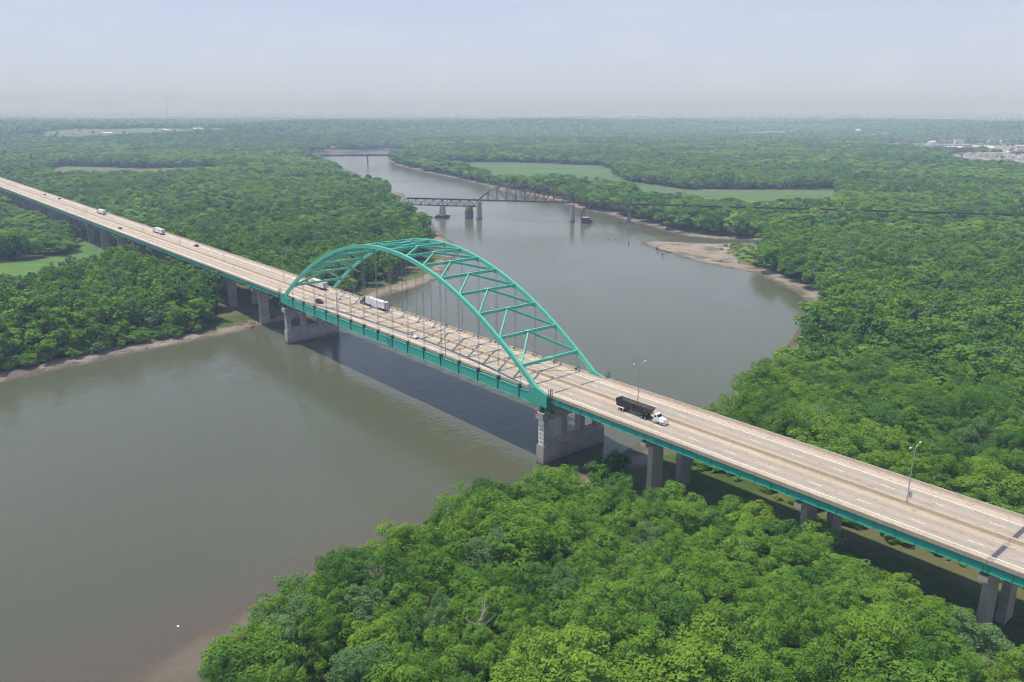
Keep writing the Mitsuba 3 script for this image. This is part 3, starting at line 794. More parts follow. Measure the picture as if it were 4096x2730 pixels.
put(t, 'tub_rib', cat([hull([(x - 0.07, s * (out_t + d), zt - 0.1) for d in (0, 0.07)] + [(x + 0.07, s * (out_t + d), zt - 0.1) for d in (0, 0.07)] + [(x - 0.07, s * (out_b + d), zb) for d in (0, 0.07)] + [(x + 0.07, s * (out_b + d), zb) for d in (0, 0.07)]) for x in (-10.2,) for s in (-1, 1)]), 'black_paint', fr)
put(t, 'trailer_frame', cat([box(-17.0, -13.4, s * 0.5 - 0.1, s * 0.5 + 0.1, 0.75, 1.34) for s in (-1, 1)] + [box(-7.6, -5.4, -0.6, 0.6, 1.15, 1.34)] + [beam((-13.4, s * 0.5, 1.0), (-10.3, s * 0.7, 1.4), 0.12, 0.12) for s in (-1, 1)] + [beam((-8.9, s * 0.85, 0.35), (-8.9, s * 0.85, 1.4), 0.12, 0.14) for s in (-1, 1)] + [beam((-8.9, s * 0.85, 0.7), (-7.6, s * 0.7, 1.3), 0.06, 0.08) for s in (-1, 1)]), 'black_paint', fr)
for s in (-1, 1):
    put(t, 'trailer_fender', hull([(x, s * y, z) for x, z in ((-17.0, 1.12), (-16.8, 1.24), (-14.3, 1.24), (-14.1, 1.12)) for y in (0.75, 1.32)] + [(x, s * 1.32, 1.05) for x in (-17.0, -14.1)]), 'trailer_white', fr)
    for x in (-14.4, -15.75):
        wheel(t, fr, x, s * 0.95, 0.52, 0.56)
    put(t, 'maker_plate', box(-6.4, -5.7, s * 1.235 - 0.02, s * 1.235 + 0.02, 2.98, 3.1), 'trailer_grey', fr)

# 2. white trailer with a dark blue tractor
fr = (-54.8, 8.2, -1)
t = thing('semi_truck', 'dark blue tractor with a tall white trailer under the arch', 'truck', gt)
tractor(t, fr, 'navy_paint', True)
box_trailer(t, fr, -4.75, -21.2, axles=(-16.7, -18.0))
for s in (-1, 1):
    put(t, 'side_logo', cat([box(-18.6, -17.2, s * 1.285 - 0.008, s * 1.285 + 0.008, z, z + 0.14) for z in (3.0, 3.25)] + [box(-18.1, -17.4, s * 1.285 - 0.008, s * 1.285 + 0.008, 2.65, 2.73)]), 'grey_print', fr)
# 3. red tractor, white trailer with a yellow panel
fr = (-112.6, 8.3, -1)
t = thing('semi_truck', 'red tractor with a white trailer bearing a yellow side panel', 'truck', gt)
tractor(t, fr, 'red_paint', True)
box_trailer(t, fr, -4.75, -20.7, doors='tank_cream', skirt=False, axles=(-16.8, -18.2), top=4.15)
for s in (-1, 1):
    def pan(x0, x1, z0, z1, off, m, nm):
        sk = 0.35
        y = s * (1.285 + off)
        put(t, nm, hull([(x0, y, z0), (x1 - sk, y, z0), (x0 + sk, y, z1), (x1, y, z1)] + [(x0, y + s * 0.01, z0), (x1 - sk, y + s * 0.01, z0), (x0 + sk, y + s * 0.01, z1), (x1, y + s * 0.01, z1)]), m, fr)
    pan(-15.6, -7.6, 2.0, 3.7, 0.004, 'yellow_panel', 'side_panel')
    for a, b in ((-15.2, -14.6), (-14.4, -13.9), (-13.7, -13.1), (-12.9, -12.3), (-11.2, -10.6), (-10.4, -9.9), (-9.7, -9.2), (-9.0, -8.3)):
        pan(a, b, 2.45, 3.3, 0.018, 'brown_print', 'side_print')
    put(t, 'side_print', box(-13.6, -8.8, s * 1.285 - 0.008, s * 1.285 + 0.008, 1.62, 1.75), 'grey_print', fr)
# 4, 5 plain white trailers far to the left
fr = (-361.7, 8.3, -1)
t = thing('semi_truck', 'white trailer truck nearer of the two on the left viaduct', 'truck', gt)
tractor(t, fr, 'grey_paint', True)
box_trailer(t, fr, -4.75, -20.9, skirt=False, axles=(-17.0, -18.4))
fr = (-517.0, 8.0, -1)
t = thing('semi_truck', 'white trailer truck farther away on the left viaduct', 'truck', gt)
tractor(t, fr, 'grey_paint', True)
box_trailer(t, fr, -4.75, -20.9, skirt=False, axles=(-17.0, -18.4))


def car(x, y, d, kind, paint, label, group='cars on the bridge', detail=True):
    """x is the middle of the wheelbase"""
    t = thing('car', label, 'car', group)
    fr = (x, y, d)
    if kind == 'van':
        L, w, h = 5.1, 0.98, 1.75
        side = [(-2.5, 0.35), (-2.55, 0.9), (-2.35, 1.65), (-2.1, h), (0.4, h - 0.03), (1.45, 1.12), (2.3, 0.92), (2.52, 0.7), (2.5, 0.3)]
        roof = [(-2.35, 1.1), (-2.28, 1.62), (-2.05, h - 0.06), (0.38, h - 0.09), (1.35, 1.12)]
        wb = 1.5
    elif kind == 'suv':
        L, w, h = 4.3, 0.92, 1.62
        side = [(-2.05, 0.4), (-2.12, 0.95), (-1.85, 1.5), (-1.5, h), (0.25, h - 0.02), (1.15, 1.1), (1.95, 0.95), (2.15, 0.72), (2.12, 0.32)]
        roof = [(-1.9, 1.08), (-1.78, 1.45), (-1.5, h - 0.06), (0.22, h - 0.08), (1.05, 1.1)]
        wb = 1.33
    else:
        L, w, h = 4.7, 0.92, 1.45
        side = [(-2.3, 0.38), (-2.35, 0.85), (-1.85, 1.0), (-1.1, 1.4), (-0.7, h), (0.35, h - 0.02), (1.1, 1.0), (2.1, 0.85), (2.35, 0.65), (2.33, 0.3)]
        roof = [(-1.75, 1.02), (-1.05, 1.36), (-0.7, h - 0.06), (0.33, h - 0.07), (1.0, 1.02)]
        wb = 1.4
    lower = hull([(a, s * w, min(b, 0.98)) for a, b in side for s in (-1, 1)] + [(a * 1.0, s * w * 0.93, min(b, 1.05)) for a, b in side for s in (-1, 1)])
    put(t, 'body', lower, paint, fr, 30)
    upper = hull([(a, s * w * (0.93 if b < 1.15 else 0.78), b) for a, b in side if b > 0.8 for s in (-1, 1)])
    put(t, 'cabin', upper, paint, fr, 30)
    for s in (-1, 1):
        # glass follows the leaning cabin side
        pts = []
        for a, b in roof:
            yy = w * (0.93 - 0.15 * np.clip((b - 1.05) / (h - 1.05), 0, 1)) + 0.012
            pts += [(a * 0.93, s * yy, b), (a * 0.93, s * (yy - 0.05), b)]
        put(t, 'side_window', hull(pts), 'car_glass', fr)
        put(t, 'headlight', box(side[-2][0] - 0.35, side[-2][0] - 0.02, s * 0.66 - 0.16, s * 0.66 + 0.16, 0.62, 0.78), 'lamp_glass', fr)
        put(t, 'mirror', box(roof[-1][0] - 0.35, roof[-1][0] - 0.2, s * (w + 0.08) - 0.1, s * (w + 0.08) + 0.1, 1.0, 1.14), paint, fr)
        for xw in (wb, -wb):
            wheel(t, fr, xw, s * (w - 0.10), 0.35, 0.22, 'galvanized')
    a, b = roof[-1], roof[-2]
    put(t, 'windshield', hull([(a[0] + 0.12, s * w * 0.84, a[1]) for s in (-1, 1)] + [(b[0] + 0.1, s * w * 0.72, b[1] + 0.05) for s in (-1, 1)] + [(a[0] + 0.0, s * w * 0.84, a[1] - 0.02) for s in (-1, 1)] + [(b[0], s * w * 0.72, b[1]) for s in (-1, 1)]), 'car_glass', fr)
    put(t, 'rear_window', hull([(roof[0][0] - 0.12, s * w * 0.8, roof[0][1] + 0.08) for s in (-1, 1)] + [(roof[1][0] - 0.06, s * w * 0.7, roof[1][1] + 0.02) for s in (-1, 1)] + [(roof[0][0], s * w * 0.8, roof[0][1]) for s in (-1, 1)]), 'car_glass', fr)
    if kind == 'suv':
        put(t, 'roof_panel', box(-1.5, 0.2, -0.62, 0.62, h - 0.03, h + 0.012), 'car_glass', fr)
        put(t, 'grille', box(2.05, 2.16, -0.5, 0.5, 0.55, 0.72), 'black_paint', fr)
    if kind == 'van':
        put(t, 'grille', box(2.42, 2.535, -0.6, 0.6, 0.68, 0.74), 'chrome', fr)
    put(t, 'bumper', box(side[-1][0] - 0.25, side[-1][0] + 0.03, -w * 0.9, w * 0.9, 0.3, 0.5), 'black_paint' if kind == 'suv' else paint, fr)
    return t


car(-68.65, -7.25, 1, 'van', 'plum_paint', 'dark purple minivan heading right near the left end of the arch')
car(11.7, -7.3, 1, 'suv', 'white_paint', 'small white car with a dark glass roof under the arch')
car(-273.0, 8.0, -1, 'sedan', 'dark_paint', 'dark car in the far lanes just left of the green arch')
car(-395.6, -6.8, 1, 'sedan', 'dark_paint', 'dark car alone in the near lanes on the left viaduct')
car(-669.4, 8.6, -1, 'sedan', 'dark_paint', 'dark car in the far lanes beyond the farther white truck')
car(-729.2, 7.2, -1, 'sedan', 'black_paint', 'black car in the far lanes at far left, farthest of all')

# ------------------------------------------------------------------ the railway bridge
RA = np.array([-416.54, 363.63])
RD = np.array([0.8080, 0.5890])
RD /= np.linalg.norm(RD)
RN = np.array([-RD[1], RD[0]])


def rp(u, v, z):
    q = RA + RD * u + RN * v
    return np.array([q[0], q[1], z])


RB = thing('railway_bridge', 'rusty steel railway truss bridge with long trestles across the river', 'bridge')


def rb(name, mesh, m='rust_steel', smooth=False, label=None):
    k = add(f'{RB}__{name}', mesh, m, smooth)
    if label:
        tag(k, label)
    return k


US = [10.33 * k for k in range(11)]
TZ = [20.6, 29.4, 34.2, 36.7, 37.7, 38.0, 37.7, 36.7, 34.2, 29.4, 20.6]
for v in (-3.0, 3.0):
    rb('top_chord', cat([beam(rp(US[k], v, TZ[k]), rp(US[k + 1], v, TZ[k + 1]), 0.65, 0.65) for k in range(10)]))
    rb('bottom_chord', beam(rp(-0.3, v, 20.2), rp(103.6, v, 20.2), 0.5, 0.9))
    for k in range(1, 10):
        rb('vertical_post', beam(rp(US[k], v, 20.2), rp(US[k], v, TZ[k]), 0.5, 0.6, (RD[0], RD[1], 0)))
    for k in range(1, 9):
        a, b = (k, k + 1) if k < 5 else (k + 1, k)
        rb('diagonal', beam(rp(US[a], v, TZ[a] - 0.2), rp(US[b], v, 20.4), 0.35, 0.45))
for k in range(1, 10):
    rb('top_strut', beam(rp(US[k], -3, TZ[k] - 0.1), rp(US[k], 3, TZ[k] - 0.1), 0.35, 0.5))
    if 1 < k < 9:
        rb('sway_brace', cat([beam(rp(US[k], -3, TZ[k] - 0.3), rp(US[k], 3, TZ[k] - 3.0), 0.2, 0.25), beam(rp(US[k], 3, TZ[k] - 0.3), rp(US[k], -3, TZ[k] - 3.0), 0.2, 0.25)]))
    if k < 9:
        rb('lateral_brace', cat([beam(rp(US[k], -3, TZ[k]), rp(US[k + 1], 3, TZ[k + 1]), 0.2, 0.25), beam(rp(US[k], 3, TZ[k] + 0.02), rp(US[k + 1], -3, TZ[k + 1] + 0.02), 0.2, 0.25)]))
for k in range(0, 11):
    rb('floor_beam', beam(rp(US[k], -3, 20.0), rp(US[k], 3, 20.0), 0.4, 0.8))
rb('track_deck', beam(rp(-82, 0, 20.75), rp(920, 0, 20.75), 2.9, 0.4), 'dark_steel')
k = rb('rail', cat([beam(rp(-82, v, 21.02), rp(920, v, 21.02), 0.12, 0.16) for v in (-0.75, 0.75)]), 'rust_steel')
k = rb('handrail', cat([beam(rp(-82, 1.7, 22.0), rp(-1, 1.7, 22.0), 0.06, 0.06)] + [beam(rp(u, 1.7, 20.9), rp(u, 1.7, 22.0), 0.06, 0.06) for u in np.arange(-81, 0, 3.0)]), 'dark_steel')


def deck_truss(u0, u1, n, zt, zb):
    for v in (-2.2, 2.2):
        rb('top_chord', beam(rp(u0, v, zt), rp(u1, v, zt), 0.5, 0.8), 'dark_steel')
        rb('bottom_chord', beam(rp(u0, v, zb), rp(u1, v, zb), 0.45, 0.6), 'dark_steel')
        for k in range(n + 1):
            u = u0 + (u1 - u0) * k / n
            rb('vertical_post', beam(rp(u, v, zb), rp(u, v, zt), 0.4, 0.4, (RD[0], RD[1], 0)), 'rust_steel')
        for k in range(n):
            ua, ub = u0 + (u1 - u0) * k / n, u0 + (u1 - u0) * (k + 1) / n
            za, zb_ = (zt, zb) if k % 2 == 0 else (zb, zt)
            rb('diagonal', beam(rp(ua, v, za), rp(ub, v, zb_), 0.3, 0.4), 'dark_steel')


deck_truss(-82, -42.2, 8, 20.2, 13.3)
deck_truss(-41.2, -1.2, 8, 20.2, 13.3)
deck_truss(114.4, 162.6, 8, 20.2, 14.1)
for a, b in ((104.3, 114.0), (163.3, 212)) + tuple((x, x + 23.6) for x in np.arange(212.3, 916, 24)):
    for v in (-1.5, 1.5):
        rb('plate_girder', cat([beam(rp(a, v, 20.05), rp(b, v, 20.05), 0.3, 1.0)]), 'dark_steel')
for u in [188] + list(np.arange(212, 916, 24)):
    g = []
    for w in (-0.7, 0.7):
        for v in (-1, 1):
            g.append(beam(rp(u + w, v * 1.5, 19.6), rp(u + w, v * 2.6, 1.5), 0.4, 0.4))
        for z in (14, 9, 4.5):
            g.append(beam(rp(u + w, -1.5 - (18.7 - z) * 0.064, z), rp(u + w, 1.5 + (18.7 - z) * 0.064, z), 0.25, 0.3))
    rb('trestle_bent', cat(g), 'dark_steel')


def round_pier(u, r0, r1, z1, m='pier_concrete'):
    a = rp(u, 0, -2)
    ms = []
    for v in (-2.6, 2.6):
        ms.append(lathe([(0, 0), (r0, 0), (r1, z1 + 1.2), (r1 + 0.25, z1 + 1.25), (r1 + 0.25, z1 + 2.0), (0, z1 + 2.0)], rp(u, v, -2), 18))
    ms.append(beam(rp(u, -2.6, z1 / 2 - 1), rp(u, 2.6, z1 / 2 - 1), 2 * r1 * 0.9, z1 + 1.6))
    rb('pier', cat(ms), m, 50)


round_pier(0.3, 2.5, 1.95, 18.6)
round_pier(103.0, 2.5, 1.95, 18.6)


def block_pier(u, z1, wu0, wu1, wv, m):
    hp = []
    for w, z in ((wu0, -2), (wu1, z1)):
        for su in (-1, 1):
            for sv in (-1, 1):
                hp.append(rp(u + su * w / 2, sv * (wv / 2 if z < 0 else wv / 2 * 0.85), z))
    rb('pier', hull(hp), m)
    rb('pier_cap', beam(rp(u - wu1 / 2 - 0.2, 0, z1 - 0.35), rp(u + wu1 / 2 + 0.2, 0, z1 - 0.35), wv * 0.9, 0.7), m)


block_pier(-41.7, 12.9, 6.2, 3.6, 9, 'pier_concrete')
block_pier(114.2, 13.6, 3.2, 2.8, 8, 'old_stone')
block_pier(162.9, 13.6, 3.6, 3.0, 8, 'old_stone')
rb('pier_crib', cat([beam(rp(-48.5, -6.2, 1.0), rp(-35.5, -6.2, 1.0), 0.6, 2.6), beam(rp(-48.5, 6.2, 1.0), rp(-35.5, 6.2, 1.0), 0.6, 2.6), beam(rp(-48.5, -6.0, 0.9), rp(-48.5, 6.0, 0.9), 0.6, 2.4), beam(rp(-35.5, -6.0, 0.9), rp(-35.5, 6.0, 0.9), 0.6, 2.4), beam(rp(-48, 0, 0.4), rp(-36, 0, 0.4), 11.6, 1.2)]), 'dark_steel')
# ruined pier with bushes, protection cell
rng = np.random.default_rng(3)
rm_ = trimesh.creation.icosphere(3, 1.0)
rm_.apply_scale((4.2, 4.6, 8.0))
rm_.vertices[:, :2] *= (1.05 - 0.03 * rm_.vertices[:, 2:3] / 8)
rm_.vertices[:, 2] = np.clip(rm_.vertices[:, 2] * 1.5, -8, 8) + 5.0
rm_.vertices += 0.9 * (np.stack([meshkit.noise(rm_.vertices * 0.6 + k * 7, k) for k in range(3)], -1) - 0.5)
q0 = rp(-11.3, 0, 0)
rm_.apply_translation(q0)
k = add('ruined_pier', rm_, 'old_stone', 30)
tag(k, 'crumbling old stone pier overgrown with bushes beside the truss', 'pier')
q0 = rp(118.5, -6.5, 0)
k = thing('mooring_cell', 'round rusty sheet pile cell in the water beside the right truss pier', 'mooring cell')
ms = []
wv = [(4.6 + 0.12 * math.cos(a * 24), a) for a in np.linspace(0, 2 * math.pi, 145)[:-1]]
add(f'{k}__sheet_piling', extrude_z(sg.Polygon([(q0[0] + r * math.cos(a), q0[1] + r * math.sin(a)) for r, a in wv]), -2, 6.0), 'sheet_pile')
add(f'{k}__cap', lathe([(0, 6.0), (4.3, 6.0), (4.3, 6.25), (0, 6.3)], (q0[0], q0[1], 0), 24), 'cell_cap')
k = thing('mooring_cell', 'small capped pile cluster right against the round cell', 'mooring cell')
q1 = rp(124.3, -5.5, 0)
add(f'{k}__pile', cat([cyl((q1[0] + 0.9 * math.cos(a), q1[1] + 0.9 * math.sin(a), -2), (q1[0] + 0.7 * math.cos(a), q1[1] + 0.7 * math.sin(a), 3.6), 0.4, 7) for a in np.linspace(0, 6.28, 8)[:-1]]), 'sheet_pile')
add(f'{k}__cap', lathe([(0, 3.6), (1.5, 3.6), (1.5, 4.1), (0, 4.15)], (q1[0], q1[1], 0), 14), 'cell_cap')

# ------------------------------------------------------------------ the far road bridge
FB = thing('road_bridge', 'distant low road bridge crossing the river upstream', 'bridge')
FA, FD2 = np.array([-1356.5, 781.8]), np.array([0.624, 0.782])


def fp(u, v, z):
    n = np.array([-FD2[1], FD2[0]])
    q = FA + FD2 * u + n * v
    return np.array([q[0], q[1], z])


us = np.linspace(-330, 190, 14)
for a, b in zip(us[:-1], us[1:]):
    za, zb_ = 19.6 - 0.00007 * (a - 20) ** 2, 19.6 - 0.00007 * (b - 20) ** 2
    add(f'{FB}__deck', beam(fp(a, 0, za), fp(b, 0, zb_), 10, 0.6), 'pier_concrete')
    add(f'{FB}__parapet', cat([beam(fp(a, v, za + 0.7), fp(b, v, zb_ + 0.7), 0.3, 0.9) for v in (-4.8, 4.8)]), 'rust_steel')
    add(f'{FB}__girder', cat([beam(fp(a, v, za - 1.6), fp(b, v, zb_ - 1.6), 0.4, 2.6) for v in (-4, 0, 4)]), 'dark_steel')
for u in (-250, -125, 0, 125):
    pk = num(f'{FB}__pier')
    add(f'{pk}__column', cyl(fp(u, 0, -2), fp(u, 0, 14.2), 1.7, 12), 'pier_concrete')
    add(f'{pk}__cap', hull([fp(u + a, v, z) for a in (-1.3, 1.3) for v, z in ((-1.6, 13.0), (1.6, 13.0), (-4.8, 15.3), (4.8, 15.3), (-4.8, 16.4), (4.8, 16.4))]), 'pier_concrete')

# ------------------------------------------------------------------ trees
def leaf_mat(name, a, b, c):
    def f(p, n, uv):
        t = tn(p.x * 0.085, p.y * 0.085, 2.0)
        s = tf(p.x * 0.9, p.y * 0.9, p.z * 0.9, 2)
        k = mix(a, b, ss(0.2, 0.8, t))
        return mix(k, c, ss(0.45, 0.8, s) * 0.6)
    scene[name] = {'type': 'principledthin', 'base_color': proc(f), 'roughness': 0.55, 'diff_trans': 0.36, 'eta': 1.3}


leaf_mat('leaf_fresh', (0.128, 0.285, 0.033), (0.168, 0.335, 0.044), (0.235, 0.41, 0.07))
leaf_mat('leaf_yellow', (0.175, 0.325, 0.034), (0.215, 0.375, 0.046), (0.275, 0.45, 0.075))
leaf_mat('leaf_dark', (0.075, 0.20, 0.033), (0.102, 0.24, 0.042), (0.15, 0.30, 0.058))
leaf_mat('leaf_grey', (0.130, 0.255, 0.085), (0.16, 0.29, 0.10), (0.21, 0.34, 0.13))
LEAVES = ['leaf_fresh', 'leaf_yellow', 'leaf_dark', 'leaf_grey']
LEAF_WORDS = ['fresh green', 'yellow green', 'dark green', 'greyish green']


def cards(pos, nrm, size, rng):
    """leaf clumps: one folded kite of two triangles at each point"""
    n = len(pos)
    nrm = nrm / (np.linalg.norm(nrm, axis=1, keepdims=True) + 1e-9)
    r = rng.normal(size=(n, 3))
    u = np.cross(nrm, r)
    u /= np.linalg.norm(u, axis=1, keepdims=True) + 1e-9
    v = np.cross(nrm, u)
    s = size * rng.uniform(0.6, 1.35, (n, 1))
    l = s * rng.uniform(0.9, 1.5, (n, 1))
    V = np.stack([pos - v * l * 0.5, pos + u * s * 0.5 + nrm * s * 0.12 * rng.normal(size=(n, 1)), pos + v * l * 0.5 - nrm * s * 0.1, pos - u * s * 0.5 + nrm * s * 0.12 * rng.normal(size=(n, 1))], 1).reshape(-1, 3)
    b = np.arange(n)[:, None] * 4
    F = np.concatenate([b + [0, 1, 2], b + [0, 2, 3]], 0)
    return trimesh.Trimesh(V, F, process=False)


def make_crown(seed, n, size, lobes=11, low=0.2, loose=0.0, fine=False):
    """crown of a tree of height 1 and radius 1 (x, y); the leaves sit on lobes set around limbs"""
    rng = np.random.default_rng(seed)
    cs, rs_ = [], []
    g = math.pi * (3 - math.sqrt(5))
    ph = rng.uniform(0, 6.28)
    for k in range(lobes):
        h = 1 - 1.78 * (k + 0.5) / lobes
        rad = math.sqrt(max(0, 1 - h * h))
        a = ph + g * k + rng.normal() * 0.25
        q = rng.uniform(0.5, 0.78)
        cs.append([q * rad * math.cos(a), q * rad * math.sin(a), 0.57 + 0.33 * h * rng.uniform(0.8, 1.15)])
        rs_.append(rng.uniform(0.30, 0.50))
    cs.append([0, 0, 0.58])
    rs_.append(0.5)
    cs, rs_ = np.array(cs), np.array(rs_)
    if fine:
        # knobbly twigs: small lobes seated on the big ones
        c2, r2 = [], []
        for c_, r_ in zip(cs, rs_):
            for _ in range(int(5 + 42 * r_ * r_ / 0.16 * 0.32)):
                d_ = rng.normal(size=3) + [0, 0, 0.35]
                d_ /= np.linalg.norm(d_)
                q_ = r_ * (rng.uniform(0.62, 0.86) if rng.random() < 0.85 else rng.uniform(0.9, 1.12))
                c2.append(c_ + d_ * q_ * [1, 1, 0.36])
                r2.append(r_ * rng.uniform(0.24, 0.46))
        cs, rs_ = np.array(c2), np.array(r2)
    m = n * (7 if fine else 4)
    w = rs_ ** 2
    li = rng.choice(len(cs), m, p=w / w.sum())
    d = rng.normal(size=(m, 3))
    d /= np.linalg.norm(d, axis=1, keepdims=True)
    d[:, 2] = np.where(rng.random(m) < 0.5, np.abs(d[:, 2]), d[:, 2])
    bump = meshkit.noise(d * 2.6 + li[:, None] * 3.1, seed) - 0.5
    rr_ = rs_[li] * (0.92 + 0.42 * bump + rng.uniform(-0.16 - loose, 0.07 + loose, m))
    vz = 0.36                                     # a lobe is about as tall as wide in metres: z is in units of the height
    pos = cs[li] + d * rr_[:, None] * [1, 1, vz]
    inn = np.zeros(m, bool)
    for c_, r_ in zip(cs, rs_):
        inn |= np.linalg.norm((pos - c_) / [1, 1, vz], axis=1) < 0.70 * r_
    ok = ~inn & (pos[:, 2] > low)
    pos, d = pos[ok][:n], d[ok][:n]
    out = pos - [0, 0, 0.5]
    if fine:
        return pos, d + 0.35 * out + [0, 0, 0.38] + 0.45 * rng.normal(size=d.shape), size, rng
    return pos, 0.7 * d + 0.9 * out * [1, 1, 2.2] + [0, 0, 0.3] + 0.2 * rng.normal(size=d.shape), size, rng


def crown_mesh(seed, n, size_m, R_=6.0, H_=18.0, **kw):
    pos, nr, s, rng = make_crown(seed, n, size_m, **kw)
    m = cards(pos * [R_, R_, H_], nr, size_m, rng)
    m.vertices = m.vertices / [R_, R_, H_]
    return m


def trunk_mesh(seed):
    rng = np.random.default_rng(seed)
    ms = [tube([(0, 0, -0.05), (0.004, 0, 0.15), (0.02, 0.01, 0.4), (0.0, 0.02, 0.72)], [0.07, 0.05, 0.038, 0.012], 6)]
    for k in range(5):
        a = k * 1.3 + rng.uniform(0, 1)
        z0 = rng.uniform(0.18, 0.42)
        L = rng.uniform(0.4, 0.62)
        ms.append(tube([(0, 0, z0), (L * 0.5 * math.cos(a), L * 0.5 * math.sin(a), z0 + 0.10), (L * math.cos(a), L * math.sin(a), z0 + 0.25)], [0.03, 0.022, 0.008], 5))
    return cat(ms)


LOD = [(330, 14000, 0.255, 6, 9.2), (720, 1700, 0.84, 5, 9.9), (1450, 420, 1.65, 4, 11.6), (3300, 100, 3.2, 4, 15.0)]
for L, (far, n, size, nv, sp) in enumerate(LOD):
    for v in range(nv):
        cm = crown_mesh(100 + 17 * L + v, n, size, lobes=(7, 10, 8, 12, 6, 9)[v], low=0.07, loose=0.05 if v == 4 else 0, fine=L < 2)
        if L > 1:
            # a few big inner leaves keep distant crowns from being see-through
            pass
        sh = mikit.ply(cm, None)
        for c, lf in enumerate(LEAVES):
            scene[f'crown_{L}_{v}_{c}'] = {'type': 'shapegroup', 'crown': {**sh, 'bsdf': {'type': 'ref', 'id': lf}}}
for v in range(3):
    scene[f'trunk_{v}'] = {'type': 'shapegroup', 'trunk': mikit.ply(trunk_mesh(v), 'bark')}
for c, lf in enumerate(LEAVES):
    for v in range(2):
        rng = np.random.default_rng(900 + v)
        pos, nr, s, rng = make_crown(900 + v, 26, 6.0, lobes=6, low=0.3)
        cm = cards(pos * [13, 13, 18], nr + [0, 0, 0.8], 8.0, rng)
        cm.vertices = cm.vertices / [13, 13, 18]
        scene[f'crown_4_{v}_{c}'] = {'type': 'shapegroup', 'crown': mikit.ply(cm, lf)}

rng = np.random.default_rng(2024)
rail_line = sg.LineString([tuple(rp(-82, 0, 0)[:2]), tuple(rp(920, 0, 0)[:2])])
far_line = sg.LineString([tuple(fp(-330, 0, 0)[:2]), tuple(fp(190, 0, 0)[:2])])
HOUSE = sg.Point(-1965, 1010).buffer(70)
BIGTANK = sg.Point(-1874, 4104).buffer(60)
EXCL = [(SANDBAR, 2), (GRASSBAR, 2), (CLEAR_B, 3), (MEADOW, 4), (FIELD_D, 5), (FIELD_E, 4), (FIELD_F, 6), (FIELD_L, 10), (PLANT_A, 6), (PLANT_B, 6), (rail_line, 5.5), (far_line, 12), (HOUSE, 0), (BIGTANK, 0)]


CORNER = sg.Polygon([(90, 24), (132, 24), (129, 46), (114, 80), (101, 116), (84, 175), (60, 175), (80, 110)])
NEAR_WOODS = sg.Polygon([(157, -400), (157, -200), (153, -151), (137, -136), (124, -121), (127, -110), (123, -94), (118, -68), (121, -53), (127, -37), (144, -23), (164, -16), (182, -9.5), (202, -14), (222, -16), (238, -22), (300, -30), (420, -30), (420, -400)])


def candidates(r0, r1, sp):
    n = int(2 * r1 / sp) + 2
    i, j = np.meshgrid(np.arange(n), np.arange(int(n * 1.16)), indexing='ij')
    x = CAM[0] - r1 + (i + 0.5 * (j % 2)) * sp
    y = CAM[1] - r1 + j * sp * 0.87
    x, y = x.ravel(), y.ravel()
    d = np.hypot(x - CAM[0], y - CAM[1])
    px_, py_, w = pix(x, y, np.full_like(x, 16.0))
    ok = (d >= r0) & (d < r1) & (w > 60) & (px_ > -420) & (px_ < 4520) & (py_ < 3350)
    x, y = x[ok], y[ok]
    x = x + rng.uniform(-0.36, 0.36, len(x)) * sp
    y = y + rng.uniform(-0.36, 0.36, len(x)) * sp
    return x, y


def allowed(x, y, marg):
    ok = sdist(RIVER_P, x, y) > marg
    for poly, m in EXCL:
        ok &= shapely.distance(poly, shapely.points(x, y)) > m
    ok &= ~((x > 90) & (y < 0) & ~inside(NEAR_WOODS, x, y))
    ok &= ~((x > 90) & (x < 360) & (y > -10) & (y < 27.5 + 0.03 * (x - 100)))
    ok &= ~inside(CORNER, x, y)
    ok &= ~((x > -150) & (x < -115) & (y > -25) & (y < 20))
    ok &= ~((x < -90) & (x > -1400) & (np.abs(y) < 18.5))
    return ok


